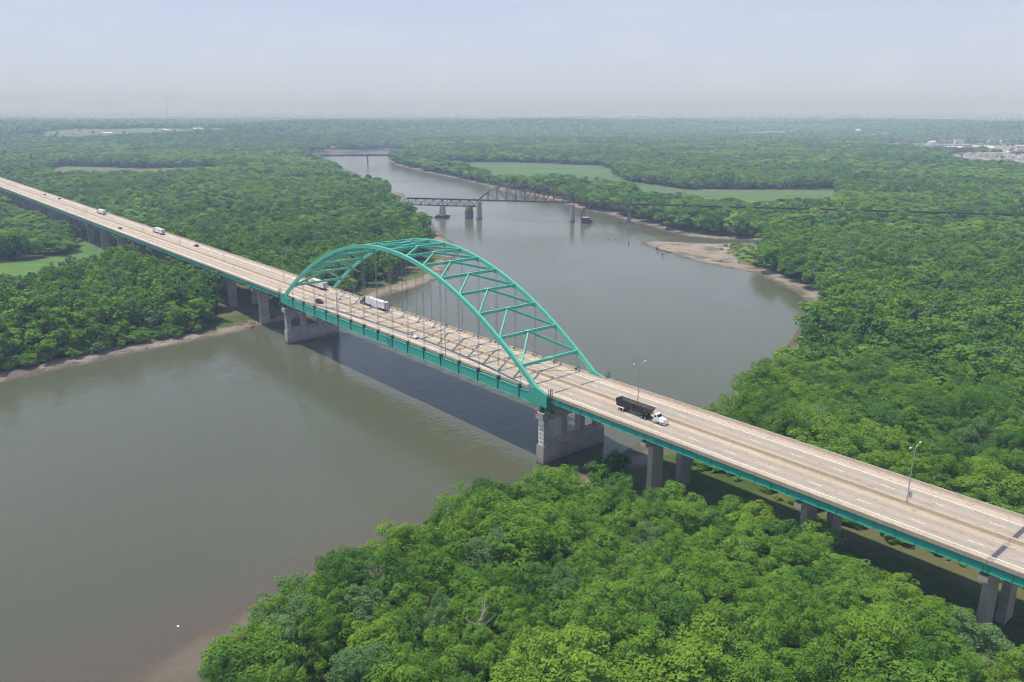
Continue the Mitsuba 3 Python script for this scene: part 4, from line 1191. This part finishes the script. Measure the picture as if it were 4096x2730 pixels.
trees = []
r_prev = 90
for L, (far, n, size, nv, sp) in enumerate(LOD):
    x, y = candidates(r_prev, far, sp)
    left = (x < 0) & (y < 60)
    spit = (x < -120) & (y >= 55) & (y < 190 - 0.47 * x)
    ok = allowed(x, y, np.where(left, 17, np.where(spit, 25, 9.5)))
    x, y, left = x[ok], y[ok], left[ok]
    z = height(x, y)
    lf_ = meshkit.fbm(np.stack([x, y, 0 * x], -1) / 70.0, 3, 21)
    hf = meshkit.fbm(np.stack([x, y, 0 * x], -1) / 45.0, 3, 33)
    H = 15.4 + 9.0 * (hf - 0.35) + rng.uniform(-2.8, 2.8, len(x))
    s_ = sdist(RIVER_P, x, y)
    edge = (x > 90) & (y < 0) & (dist(NEAR_WOODS, x, y) < 9)
    rv = (x > 140) & (y < 0) & (y > -44)
    H = np.where((x > 90) & (y < 0), np.minimum(H, np.where(edge, 17.0, 19.5)), H)
    H = np.where(rv, np.minimum(H, 15.0), H)
    H = np.where(left & (x > -420), H + 1.6, H)
    H = np.where(left & (x < -330) & (y < 0) & (y > -62), H * 0.72, H)
    H = np.where((s_ < 26) & left, H * rng.uniform(0.55, 0.95, len(x)), H)
    R_ = sp * rng.uniform(0.54, 0.90, len(x))
    tall = (rng.random(len(x)) < 0.09) & ~edge & ~rv
    H = np.where(tall, H + rng.uniform(1.5, 4.0, len(x)), H)
    big = (rng.random(len(x)) < 0.18) & ~edge & ~rv
    R_ = np.where(big, R_ * 1.35, R_)
    H = np.where(big, H + 1.8, H)
    col = rng.choice(4, len(x), p=([0.46, 0.2, 0.24, 0.10], [0.46, 0.2, 0.24, 0.10], [0.42, 0.13, 0.36, 0.09], [0.36, 0.08, 0.50, 0.06])[L])  # far levels get more dark leaves, painting in self-shadow the sparse crowns lack
    sc = (40.0, 55.0, 90.0, 150.0)[L]
    la = meshkit.fbm(np.stack([x / sc, y / sc, 0 * x + 3.3], -1), 3, 61)
    stand = np.select([la < 0.36 - 0.03 * L, la < 0.54 - 0.03 * L, la < 0.68], [1, 0, 2], 3)
    stand = np.where((stand == 3) & (rng.random(len(x)) < 0.6), 0, stand)
    col = np.where(rng.random(len(x)) < (0.40, 0.5, 0.7, 0.85)[L], stand, col)
    R_ = R_ * (0.85 + 0.35 * meshkit.noise(np.stack([x, y, 0 * x], -1) / 33.0, 8))
    col = np.where((z > 4.5) & (z < 43) & (rng.random(len(x)) < 0.82), 2, col)  # bluff trees turned dark: slope shading put into the leaf colour
    for k in range(len(x)):
        trees.append((math.hypot(x[k] - CAM[0], y[k] - CAM[1]), L, x[k], y[k], z[k], H[k], R_[k], col[k], int(rng.integers(nv)), rng.uniform(0, 6.283)))
    r_prev = far
# wooded plateau and far rows
for r0, r1, sp, hh, th in ((3300, 6500, 19.0, 17.0, 0.40), (6500, 12500, 58.0, 15.0, 0.50)):
    x, y = candidates(r0, r1, sp)
    ok = allowed(x, y, 12)
    x, y = x[ok], y[ok]
    z = height(x, y)
    nn = meshkit.fbm(np.stack([x / 1.0, y, 0 * x], -1) / 700.0, 4, 44)
    keep = (z < 20) | (nn > th)
    if r0 < 5000:
        keep |= (y > 0.1 * -x + 900)
    x, y, z = x[keep], y[keep], z[keep]
    for k in range(len(x)):
        trees.append((math.hypot(x[k] - CAM[0], y[k] - CAM[1]), 4, x[k], y[k], z[k], hh * rng.uniform(0.75, 1.2), sp * rng.uniform(0.6, 1.0), int(rng.choice(4, p=[0.3, 0.05, 0.6, 0.05])), int(rng.integers(2)), rng.uniform(0, 6.283)))  # mostly dark leaves, self-shadow of the thin far crowns put into colour
trees.sort(key=lambda t: t[0])


def inst(group, x, y, z, R_, H, rot, tilt=0.0):
    c, s = math.cos(rot), math.sin(rot)
    e = 0.86 + 0.28 * ((x * 7.31 + y * 3.17) % 1.0)
    M = np.array([[R_ * e * c, -R_ / e * s, 0, x], [R_ * e * s, R_ / e * c, 0, y], [0, 0, H, z], [0, 0, 0, 1.0]])
    return {'type': 'instance', 'g': {'type': 'ref', 'id': group}, 'to_world': T(M)}


count, fcount = 0, 0
for d, L, x, y, z, H, R_, c, v, a in trees:
    px_, py_, w = pix(x, y, z + H * 0.75)
    seen = -20 < px_ < 4116 and py_ < 2850
    g = f'crown_{L}_{v}_{c}'
    if L <= 1 and seen and count < 300:
        if x > 60 and y < 10:
            if y > -48:
                where, grp = 'beside the right viaduct on its near side', 'woods beside the right viaduct'
            elif dist(NEAR_WOODS, [x], [y])[0] < 13 and x < 165:
                where, grp = 'at the river edge of the near woods', 'near river edge'
            elif py_ > 2250:
                where, grp = 'along the bottom edge of the picture', 'bottom edge of the near woods'
            else:
                where, grp = 'in the heart of the near woods below the viaduct', 'heart of the near woods'
        elif x > -60:
            if x < 118:
                where, grp = 'at the shore behind the right end of the bridge', 'right bank shore'
            else:
                where, grp = 'in the woods directly behind the right viaduct', 'woods behind the right viaduct'
        else:
            where, grp = 'in the woods on the left bank', 'left bank woods'
        t = thing('broadleaf_tree', f'{LEAF_WORDS[c]} leafy tree {where}', 'tree', f'{LEAF_WORDS[c]} trees of the {grp}')
        scene[f'{t}__crown'] = inst(g, x, y, z, R_, H, a)
        scene[f'{t}__trunk'] = inst(f'trunk_{count % 3}', x, y, z, R_, H, a)
        count += 1
    else:
        fcount += 1
        scene[f'forest__{fcount:05d}'] = inst(g, x, y, z, R_, H, a)
        if L <= 1 and d < 520:
            fcount += 1
            scene[f'forest__{fcount:05d}'] = inst(f'trunk_{fcount % 3}', x, y, z, R_, H, a)
tag('forest', 'dense broadleaf woodland covering both banks and the hills beyond', 'forest', kind='stuff')
print('trees', count, fcount)


def shrub(x, y, H, R_, c, v, label, group=None):
    t = thing('shrub', label, 'shrub', group)
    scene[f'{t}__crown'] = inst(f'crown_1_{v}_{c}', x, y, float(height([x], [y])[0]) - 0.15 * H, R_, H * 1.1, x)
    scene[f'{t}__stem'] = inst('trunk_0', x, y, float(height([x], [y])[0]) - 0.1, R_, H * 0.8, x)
    return t


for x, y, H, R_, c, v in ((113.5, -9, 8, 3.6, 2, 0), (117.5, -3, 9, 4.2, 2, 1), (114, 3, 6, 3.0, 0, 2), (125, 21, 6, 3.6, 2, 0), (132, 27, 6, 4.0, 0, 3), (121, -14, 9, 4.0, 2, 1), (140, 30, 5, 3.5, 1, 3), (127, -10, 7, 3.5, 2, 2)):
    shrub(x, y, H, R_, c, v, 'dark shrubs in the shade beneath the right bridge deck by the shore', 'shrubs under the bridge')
for k, (x, y, H, R_, c) in enumerate(((-424.0, -6.0, 9, 6, 3), (-408.0, -12.0, 8, 5, 3))):
    shrub(x, y, H, R_, c, k, 'silvery shrub beside the clearing at the left viaduct', 'silvery shrubs at the clearing')
rq = rp(-11.3, 0, 0)
for k, (dx, dy, dz, R_, c) in enumerate(((0, 0, 11.0, 4.2, 2), (2.0, -2.5, 7.5, 2.8, 0))):
    t = thing('shrub', ('bush crowning the ruined stone pier in the river', 'smaller bush hanging on the side of the ruined pier')[k], 'shrub')
    scene[f'{t}__crown'] = inst(f'crown_2_{k}_{c}', rq[0] + dx, rq[1] + dy, dz - 1.5, R_, 5.5, 0.3)
    scene[f'{t}__stem'] = inst('trunk_1', rq[0] + dx, rq[1] + dy, dz - 1.0, R_, 4.0, 0.3)

rg = np.random.default_rng(78)
WORKS = np.array([(-1026, 2771), (-958, 2653), (-1038, 3010), (-1025, 3094), (-1007, 3117), (-931, 2980), (-972, 3192), (-908, 2740), (-890, 2790), (-840, 2800), (-813, 2636), (-868, 3106), (-831, 3090), (-735, 2660), (-710, 2660), (-687, 2846), (-562, 2432), (-566, 2373), (-880, 2590), (-551, 2062), (-600, 2105), (-592, 2237), (-520, 2110), (-480, 2110), (-420, 2000), (-453, 2010), (-401, 1924), (-540, 2140)], float)
for poly, n_, hmin in ((PLANT_A, 520, 5), (PLANT_B, 200, 4), (FIELD_L, 130, 7)):
    x0, y0, x1, y1 = poly.bounds
    for _ in range(n_):
        x, y = rg.uniform(x0, x1), rg.uniform(y0, y1)
        if not poly.contains(sg.Point(x, y)) or np.hypot(*(WORKS - [x, y]).T).min() < 34:
            continue
        if meshkit.fbm(np.array([[x / 90, y / 90, 0.0]]), 2, 3)[0] < 0.47:
            continue
        fcount += 1
        hh = rg.uniform(hmin, 12)
        scene[f'forest__{fcount:05d}'] = inst(f'crown_3_{int(rg.integers(4))}_{int(rg.integers(3))}', x, y, float(height([x], [y])[0]) - 0.5, hh * 0.6, hh, x)
rg = np.random.default_rng(79)
for _ in range(150):
    x, y = rg.uniform(128, 330), 19 + 10 * rg.random() ** 0.7
    y += 0.02 * (x - 128)
    fcount += 1
    hh = rg.uniform(0.7, 3.4)
    scene[f'forest__{fcount:05d}'] = inst(f'crown_1_{int(rg.integers(5))}_{int(rg.choice(4, p=[0.4, 0.3, 0.15, 0.15]))}', x, y, float(height([x], [y])[0]) - 0.25 * hh, hh * rg.uniform(0.7, 1.2), hh * 1.2, x)
x0, y0, x1, y1 = GRASSBAR.buffer(8).bounds
for _ in range(260):
    x, y = rg.uniform(x0, x1), rg.uniform(y0, y1)
    dd = GRASSBAR.buffer(8).contains(sg.Point(x, y))
    if not dd or (not GRASSBAR.contains(sg.Point(x, y)) and rg.random() < 0.6) or RIVER_P.contains(sg.Point(x, y)):
        continue
    fcount += 1
    hh = rg.uniform(0.6, 2.6)
    scene[f'forest__{fcount:05d}'] = inst(f'crown_2_{int(rg.integers(4))}_{int(rg.choice(4, p=[0.3, 0.45, 0.05, 0.2]))}', x, y, float(height([x], [y])[0]) - 0.25 * hh, hh * rg.uniform(0.8, 1.5), hh * 1.2, x)
rg = np.random.default_rng(77)
bx = rg.uniform(-150, -120, 900)
by = rg.uniform(-205, -20, 900)
bs = sdist(RIVER_P, bx, by)
kk = (bs > 12) & (bs < 22) & ~((by > -36) & (bx > -165))
for x, y in list(zip(bx[kk], by[kk]))[:150]:
    fcount += 1
    hh = rg.uniform(2.5, 6.5)
    scene[f'forest__{fcount:05d}'] = inst(f'crown_1_{int(rg.integers(5))}_{int(rg.choice(4, p=[0.5, 0.25, 0.15, 0.1]))}', x, y, float(height([x], [y])[0]) - 0.2 * hh, hh * rg.uniform(0.5, 0.8), hh * 1.2, x)

# dead trees, driftwood, stones
def snag(x, y, H, label, seed):
    rg = np.random.default_rng(seed)
    z = float(height([x], [y])[0])
    t = thing('dead_tree', label, 'dead tree')
    add(f'{t}__trunk', tube([(x, y, z - 0.5), (x + 0.3, y, z + H * 0.4), (x + 0.2, y + 0.4, z + H * 0.75), (x + 0.9, y + 0.5, z + H)], [0.38, 0.3, 0.2, 0.06], 7), 'pale_bark')
    for k in range(11):
        z0 = z + H * rg.uniform(0.45, 0.92)
        a, L_ = rg.uniform(0, 6.28), rg.uniform(2.0, 4.5)
        p0 = np.array([x + 0.25, y + 0.2, z0])
        p1 = p0 + [L_ * 0.5 * math.cos(a), L_ * 0.5 * math.sin(a), L_ * 0.35]
        p2 = p0 + [L_ * math.cos(a + 0.3), L_ * math.sin(a + 0.3), L_ * 1.0]
        add(f'{t}__branch', cat([tube([p0, p1, p2], [0.14, 0.10, 0.03], 5), tube([p1, p1 + [0.8 * math.cos(a - 1), 0.8 * math.sin(a - 1), 1.3]], [0.07, 0.02], 4)]), 'pale_bark')


snag(57.0, 524.0, 24.0, 'bare pale dead tree standing above the woods at right edge', 5)
snag(168.0, -98.0, 19.5, 'bare pale dead tree in the heart of the near woods', 9)
snag(196.0, -128.0, 18.5, 'bare pale dead tree low in the near woods toward the bottom edge', 10)
snag(-160.0, -58.0, 17.0, 'bare grey dead tree among the left bank trees', 6)
rg = np.random.default_rng(12)
for k in range(16):
    x, y = -137 + rg.uniform(-6, 5), -16 + rg.uniform(-4, 5)
    a, L_ = rg.uniform(0, 3.14), rg.uniform(3, 8)
    z = float(height([x], [y])[0]) + rg.uniform(0.2, 1.3)
    dv = np.array([math.cos(a), math.sin(a), rg.uniform(-0.08, 0.12)]) * L_ / 2
    c_ = np.array([x, y, z])
    k_ = add('driftwood_log', tube([c_ - dv, c_ + dv * 0.2 + [0, 0, 0.1], c_ + dv], [0.28, 0.22, 0.12], 6), 'driftwood')
    tag(k_, 'pale driftwood log in the heap beside the first left bridge pier', 'log', 'driftwood logs heaped at the left pier')
for k in range(26):
    y = rg.uniform(-150, -35)
    x = -117.0 - 0.09 * (y + 134) - rg.uniform(4, 13)
    a, L_ = rg.uniform(0, 3.14), rg.uniform(2.0, 6.5)
    z = float(height([x], [y])[0]) + 0.18
    dv = np.array([math.cos(a), math.sin(a), 0.02]) * L_ / 2
    c_ = np.array([x, y, z])
    k_ = add('driftwood_log', tube([c_ - dv, c_ + [0.1, 0.1, 0.08], c_ + dv], [0.22, 0.17, 0.07], 5), 'driftwood')
    tag(k_, 'small driftwood log lying along the mud of the left bank', 'log', 'driftwood logs along the left bank')
for pts, lb in (([(-160, 353.2, 0.6), (-156, 350, 1.6), (-151, 347, 1.2), (-139, 347.5, 0.8)], 'dark forked stranded trunk on the tip of the sandbar'), ([(-96, 342, 0.9), (-88, 343, 1.0), (-80, 345, 0.9)], 'thin stranded trunk lying along the middle of the sandbar'), ([(-60, 335, 1.0), (-50, 338, 1.2), (-42, 344, 1.0)], 'pale log at the tree line of the sandbar')):
    t = thing('stranded_trunk', lb, 'log')
    add(f'{t}__stem', tube(pts, np.linspace(0.6, 0.25, len(pts)), 6), 'dark_steel' if 'dark' in lb else 'driftwood')
    p = np.array(pts[1])
    add(f'{t}__root', cat([tube([p, p + [rg.uniform(-2, 2), rg.uniform(-2, 2), 2.2]], [0.3, 0.08], 5) for _ in range(3)]), 'dark_steel' if 'dark' in lb else 'driftwood')
for k, (x, y) in enumerate(((-222, 361), (-218, 365), (-190.5, 352.5), (-134.5, 329.5))):
    k_ = add('timber_pile', cyl((x, y, -1.5), (x + 0.2, y, 2.6 if k > 1 else 0.8), 0.38, 7), 'dark_steel')
    tag(k_, 'old dark timber pile standing in the shallows near the sandbar', 'pile', 'timber piles near the sandbar')
for k in range(14):
    a = rg.uniform(0, 6.28)
    q0 = rp(162 + rg.uniform(-4, 14), -6 + rg.uniform(-4, 3), 0)
    b = trimesh.creation.icosphere(1, 1.0)
    b.apply_scale(rg.uniform(0.5, 1.2, 3))
    b.vertices += rg.normal(size=b.vertices.shape) * 0.12
    b.apply_translation((q0[0], q0[1], max(0.2, float(height([q0[0]], [q0[1]])[0]))))
    k_ = add('boulder', b, 'old_stone')
    tag(k_, 'grey boulder at the foot of the right railway pier', 'boulder', 'boulders at the railway pier')
k_ = add('buoy', lathe([(0, -0.2), (0.28, -0.1), (0.30, 0.1), (0.15, 0.25), (0, 0.28)], (104.6, -134.0, 0.0), 12), 'white_paint', 40)
tag(k_, 'small white float drifting on the near river', 'buoy')

# ------------------------------------------------------------------ houses, works, tanks, masts
VR = math.atan2(RT0[1], RT0[0])


def windows(t, x, y, z0, w, dpt, h, rot, rows, cols, m='window_dark'):
    for r in range(rows):
        for c in range(cols):
            cx = -w / 2 + (c + 0.5) * w / cols
            zz = z0 + (r + 0.5) * h / rows
            add(f'{t}__window', place(box(cx - w / cols * 0.28, cx + w / cols * 0.28, -dpt / 2 - 0.08, -dpt / 2 + 0.05, zz - h / rows * 0.25, zz + h / rows * 0.25), x, y, 0, rot), m)


def building(name, label, x, y, w, dpt, h, wall, roof, gable=0.0, rows=0, cols=0, rot=None, z0=2.5, catg='building', group=None):
    rot = VR if rot is None else rot
    t = thing(name, label, catg, group)
    add(f'{t}__wall', place(box(-w / 2, w / 2, -dpt / 2, dpt / 2, z0 - 0.5, z0 + h), x, y, 0, rot), wall)
    if gable > 0:
        pts = [(-dpt / 2 - 0.6, z0 + h + 0.02), (dpt / 2 + 0.6, z0 + h + 0.02), (0, z0 + h + gable)]
        add(f'{t}__roof', place(extrude_x(pts, -w / 2 - 0.6, w / 2 + 0.6), x, y, 0, rot), roof)
    else:
        add(f'{t}__roof', place(box(-w / 2 - 0.4, w / 2 + 0.4, -dpt / 2 - 0.4, dpt / 2 + 0.4, z0 + h + 0.01, z0 + h + 0.7), x, y, 0, rot), roof)
    add(f'{t}__door', place(box(-w * 0.3 - 1.8, -w * 0.3 + 1.8, -dpt / 2 - 0.1, -dpt / 2 + 0.05, z0, z0 + min(4.5, h * 0.6)), x, y, 0, rot), 'wall_dark')
    if rows:
        windows(t, x, y, z0 + h * 0.15, w, dpt, h * 0.8, rot, rows, cols)
    return t


def tank(label, x, y, r, h, wall, roof, dome=0.12, z0=2.5, name='storage_tank', group=None, rim=True):
    t = thing(name, label, 'tank', group)
    add(f'{t}__shell', lathe([(0, 0), (r, 0), (r, h), (0, h)], (x, y, z0), 24), wall, 40)
    add(f'{t}__roof', lathe([(0, h + 0.01), (r + 0.15, h + 0.01), (r + 0.15, h + 0.25), (r * 0.7, h + 0.25 + r * dome * 0.6), (0, h + 0.25 + r * dome)], (x, y, z0), 24), roof, 30)
    if rim:
        add(f'{t}__ladder', cat([cyl((x - r * 0.3 + a, y - r - 0.25, z0), (x - r * 0.3 + a, y - r - 0.25, z0 + h + 1), 0.06, 4) for a in (0, 0.6)] + [box(x - r * 0.3, x - r * 0.3 + 0.6, y - r - 0.3, y - r - 0.2, z0 + q, z0 + q + 0.1) for q in np.arange(0.5, h, 1.2)]), 'galvanized')
    return t


tank('left of two tall brown silos at the works', -1026, 2771, 6.2, 19.5, 'silo_brown', 'silo_brown', 0.35, name='silo')
tank('right and taller of two brown silos at the works', -958, 2653, 5.5, 23.5, 'silo_brown', 'silo_brown', 0.35, name='silo')
tank('broad white domed tank at the back of the works', -1038, 3010, 14, 8, 'tank_white', 'roof_white', 0.3)
tank('slim cream tank beside the broad white domed tank', -1043, 3048, 4.4, 12.7, 'tank_cream', 'tank_cream', 0.3)
building('shed', 'long grey shed behind the white domed tank', -1025, 3094, 40, 18, 9.5, 'wall_grey', 'wall_grey')
building('factory', 'dark glazed factory hall with a teal roof edge', -1007, 3117, 20, 14, 11.5, 'wall_dark', 'wall_teal', rows=1, cols=5)
building('factory', 'tall windowless concrete block in the middle of the works', -931, 2980, 31, 18, 18.5, 'wall_pale', 'wall_pale')
building('factory', 'long dark hall with a teal roof right of the concrete block', -972, 3192, 56, 16, 9, 'wall_dark', 'wall_teal', rows=1, cols=9)
building('warehouse', 'long low grey warehouse at the left of the works', -908, 2740, 46, 20, 8.5, 'wall_grey', 'wall_grey')
building('warehouse', 'very long beige warehouse across the middle of the works', -867, 2793, 84, 22, 8, 'wall_pale', 'wall_pale', rows=1, cols=14)
building('warehouse', 'warehouse with a bright white roof at the front of the works', -813, 2636, 60, 26, 3.5, 'wall_pale', 'roof_white', 4.5)
t = building('factory', 'tall open process tower at the right of the works', -868, 3106, 23, 16, 20, 'wall_grey', 'wall_pale', rows=5, cols=5)
add(f'{t}__stack', cyl((-866, 3110, 22), (-866, 3110, 28), 1.4, 10), 'wall_grey')
building('factory', 'lower brown annex right of the process tower', -862, 3158, 20, 14, 12.5, 'wall_brown', 'wall_grey', rows=2, cols=4)
tank('slim white tank right of the process tower', -831, 3090, 4.7, 16, 'tank_white', 'tank_white', 0.3, name='silo')
building('warehouse', 'large white gabled warehouse behind the dark trees', -735, 2660, 62, 30, 6, 'roof_white', 'roof_white', 6)
building('shed', 'tan roofed shed at the right edge behind the works', -687, 2846, 36, 18, 8, 'wall_pale', 'roof_tan', 2.5)
building('shed', 'long low brown shed right of the tank farm', -562, 2432, 42, 14, 6, 'wall_brown', 'wall_brown')
tank('round topped white tank behind the tank farm', -566, 2373, 5.5, 5.5, 'tank_white', 'tank_white', 0.7)
building('shed', 'low grey building left of the brown silos', -1030, 2740, 30, 14, 6, 'wall_grey', 'roof_white', 1.2)
building('shed', 'dark frame shed between the brown silos', -985, 2720, 18, 12, 9, 'wall_dark', 'wall_grey')
building('shed', 'pale low shed in front of the warehouses', -880, 2590, 34, 14, 5, 'wall_pale', 'roof_tan')
tank('big white tank with a red roof rim in the tank farm', -551, 2062, 14, 11.2, 'tank_white', 'roof_red', 0.05)
tank('low wide white tank left of the red rimmed tank', -600, 2105, 7, 6.5, 'tank_white', 'tank_cream', 0.05)
tank('wide grey tank behind the tank farm', -592, 2237, 10.6, 8, 'silo_brown', 'tank_cream', 0.08)
for k, (x, y, r, h) in enumerate(((-547, 2125, 3.8, 9), (-562, 2144, 4.5, 6.9), (-548, 2149, 2.3, 9.9), (-521, 2091, 3.7, 14), (-517, 2100, 3, 12.6), (-514, 2111, 2.6, 12.6), (-508, 2118, 2.6, 11.1), (-533, 2040, 3.3, 6.1), (-536, 2223, 1.8, 6.5), (-526, 2208, 1.8, 6.7), (-520, 2216, 1.8, 6.1), (-481, 2133, 2.2, 8.6), (-478, 2145, 2.1, 5.9), (-429, 2012, 1.8, 6.3), (-415, 1991, 3.4, 8.3), (-397, 1972, 2.7, 14.9), (-500, 2060, 2.2, 10), (-470, 2080, 2.5, 9), (-455, 2095, 2.0, 7.5), (-440, 2060, 2.4, 8), (-425, 2040, 1.8, 10))):
    tank('small white storage tank crowded in the tank farm', x, y, r, h, 'tank_white' if k % 3 else 'tank_cream', 'tank_white', 0.25, group='small tanks of the tank farm')
t = thing('pipe_rack', 'maze of pale pipes and frames among the tanks', 'pipe rack')
g = []
for k in range(26):
    x, y = -500 + rg.uniform(-10, 95), 2090 + rg.uniform(-120, 40)
    g.append(box(x - 0.3, x + 0.3, y - 0.3, y + 0.3, 2.4, 2.5 + rg.uniform(4, 11)))
add(f'{t}__post', cat(g), 'tank_cream')
add(f'{t}__pipe', cat([beam((-520 + 12 * k, 2105 - 16 * k, 6 + k % 3), (-470 + 12 * k, 2135 - 16 * k, 6 + k % 3), 0.6, 0.6) for k in range(9)]), 'galvanized')
building('shed', 'long low pale control building in front of the tank farm', -453, 2010, 28, 10, 3.7, 'wall_pale', 'roof_tan')
building('shed', 'small pale building at the right end of the tank farm', -401, 1924, 16, 9, 4, 'wall_pale', 'roof_white')
tank('large white domed water tank on the distant hill', -1874, 4104, 17, 17, 'roof_white', 'roof_white', 0.35, z0=float(height([-1874], [4104])[0]) + 6, name='water_tank', rim=False)
for x, y, lb in ((-2290, 4557, 'pale roofed farm building in the distant trees'), (-1519, 3524, 'small pale house below the right hill'), (-1599, 3808, 'white roofed house at the foot of the right hill')):
    z = float(height([x], [y])[0])
    building('house', lb, x, y, 22, 14, 8, 'wall_pale', 'roof_white', 4, 1, 3, z0=z + 6, catg='house')
for k, (q, a, lb) in enumerate(((3330, 165.6, 'white farm shed at the left end of the plateau fields'), (3420, 162.2, 'pale farmhouse in the middle of the plateau fields'), (3470, 160.3, 'white barn right of the middle of the plateau fields'), (3500, 156.8, 'white shed at the right end of the plateau fields'))):
    x, y = CAM[0] + q * math.cos(math.radians(a)), CAM[1] + q * math.sin(math.radians(a))
    building('farm_shed', lb, x, y, 34 - 5 * (k % 2), 14, 6, 'roof_white' if k % 2 == 0 else 'wall_pale', 'roof_white', 3, 1, 3, z0=float(height([x], [y])[0]) + 0.5, catg='farm building')
# landing by the far road bridge
hx, hy = -1968.0, 1022.0
hz = max(3.0, float(height([hx], [hy])[0]))
t = thing('boathouse', 'open boathouse with a wide pale roof above the far river bank', 'building')
add(f'{t}__roof', place(hull([(-10, -6, 8.2), (10, -6, 8.2), (10, 6, 9.4), (-10, 6, 9.4), (-10, -6, 7.9), (10, -6, 7.9), (10, 6, 9.1), (-10, 6, 9.1)]), hx, hy, hz, VR), 'roof_tan')
add(f'{t}__wall', place(box(-9, 9, 1.0, 5.2, -0.5, 8.2), hx, hy, hz, VR), 'wall_brown')
for sx in (-8.5, 8.5):
    add(f'{t}__post', place(box(sx - 0.3, sx + 0.3, -5.3, -4.7, -0.5, 7.95), hx, hy, hz, VR), 'wall_brown')
building('house', 'small white cottage left of the boathouse', hx - 14, hy - 42, 10, 8, 4, 'roof_white', 'wall_grey', 2.5, 1, 3, z0=hz - 0.3, catg='house')
for k in range(3):
    a = thing('parked_boat', ('white boat on its trailer left of the boathouse', 'white boat on its trailer nearest the boathouse', 'white covered boat on the bank below the boathouse')[k], 'boat')
    bx, by = hx + 12 - 9 * k, hy - 14 - 8 * k
    add(f'{a}__hull', place(hull([(-4, -1.2, 1.4), (-4, 1.2, 1.4), (2, -1.2, 1.5), (2, 1.2, 1.5), (4.2, 0, 1.7), (-4, -0.8, 0.5), (-4, 0.8, 0.5), (2.5, 0, 0.5)]), bx, by, hz, VR), 'white_paint')
    add(f'{a}__cabin', place(box(-1.5, 1.0, -0.8, 0.8, 1.45, 2.3), bx, by, hz, VR), 'roof_white')
k_ = add('gravel_ramp', sheet(sg.Polygon([(hx + 30, hy - 35), (hx + 45, hy - 15), (hx + 12, hy + 16), (hx - 8, hy - 24)]), hz + 0.2), 'gravel')
tag(k_, 'pale boat ramp yard below the boathouse', kind='structure')
for x, y, h, lb in ((-7603, 2379, 245, 'tall thin radio mast on the left horizon'), (-10631, 7137, 240, 'faint thin radio mast near the middle of the horizon')):
    z = 46
    t = thing('radio_mast', lb, 'mast')
    add(f'{t}__lattice', cat([cyl((x + 1.6 * math.cos(a), y + 1.6 * math.sin(a), z - 3), (x + 1.2 * math.cos(a), y + 1.2 * math.sin(a), z + h), 0.55, 5) for a in (0, 2.1, 4.2)] + [box(x - 1.3, x + 1.3, y - 1.3, y + 1.3, z + q, z + q + 1.2) for q in np.arange(0, h, 12)]), 'rust_steel')
for x, y, h, lb in ((-517, 754, 18.6, 'lone grey utility pole standing in the green field'), (-381, 1326, 27, 'pale utility pole above the right middle woods')):
    t = thing('utility_pole', lb, 'pole')
    add(f'{t}__pole', cyl((x, y, 2), (x, y, 2.5 + h), 0.28, 7, 0.16), 'galvanized')
    add(f'{t}__crossarm', cat([beam((x - RT0[0] * 1.6, y - RT0[1] * 1.6, 2.5 + h - q), (x + RT0[0] * 1.6, y + RT0[1] * 1.6, 2.5 + h - q), 0.18, 0.18) for q in (0.6, 2.0)]), 'galvanized')

# ------------------------------------------------------------------ the air
scene['haze_air'] = {'type': 'homogeneous', 'albedo': {'type': 'rgb', 'value': [0.88, 0.912, 1.0]}, 'sigma_t': {'type': 'rgb', 'value': [HAZE_SIGMA * 0.82, HAZE_SIGMA * 0.97, HAZE_SIGMA * 1.35]}}
scene['haze'] = {'type': 'cube', 'to_world': T().translate([0, 0, 147]).scale([14500, 14500, 152]), 'bsdf': {'type': 'null'}, 'interior': {'type': 'ref', 'id': 'haze_air'}}
tag('haze', 'thin summer haze filling the air over the valley', 'haze', kind='stuff')
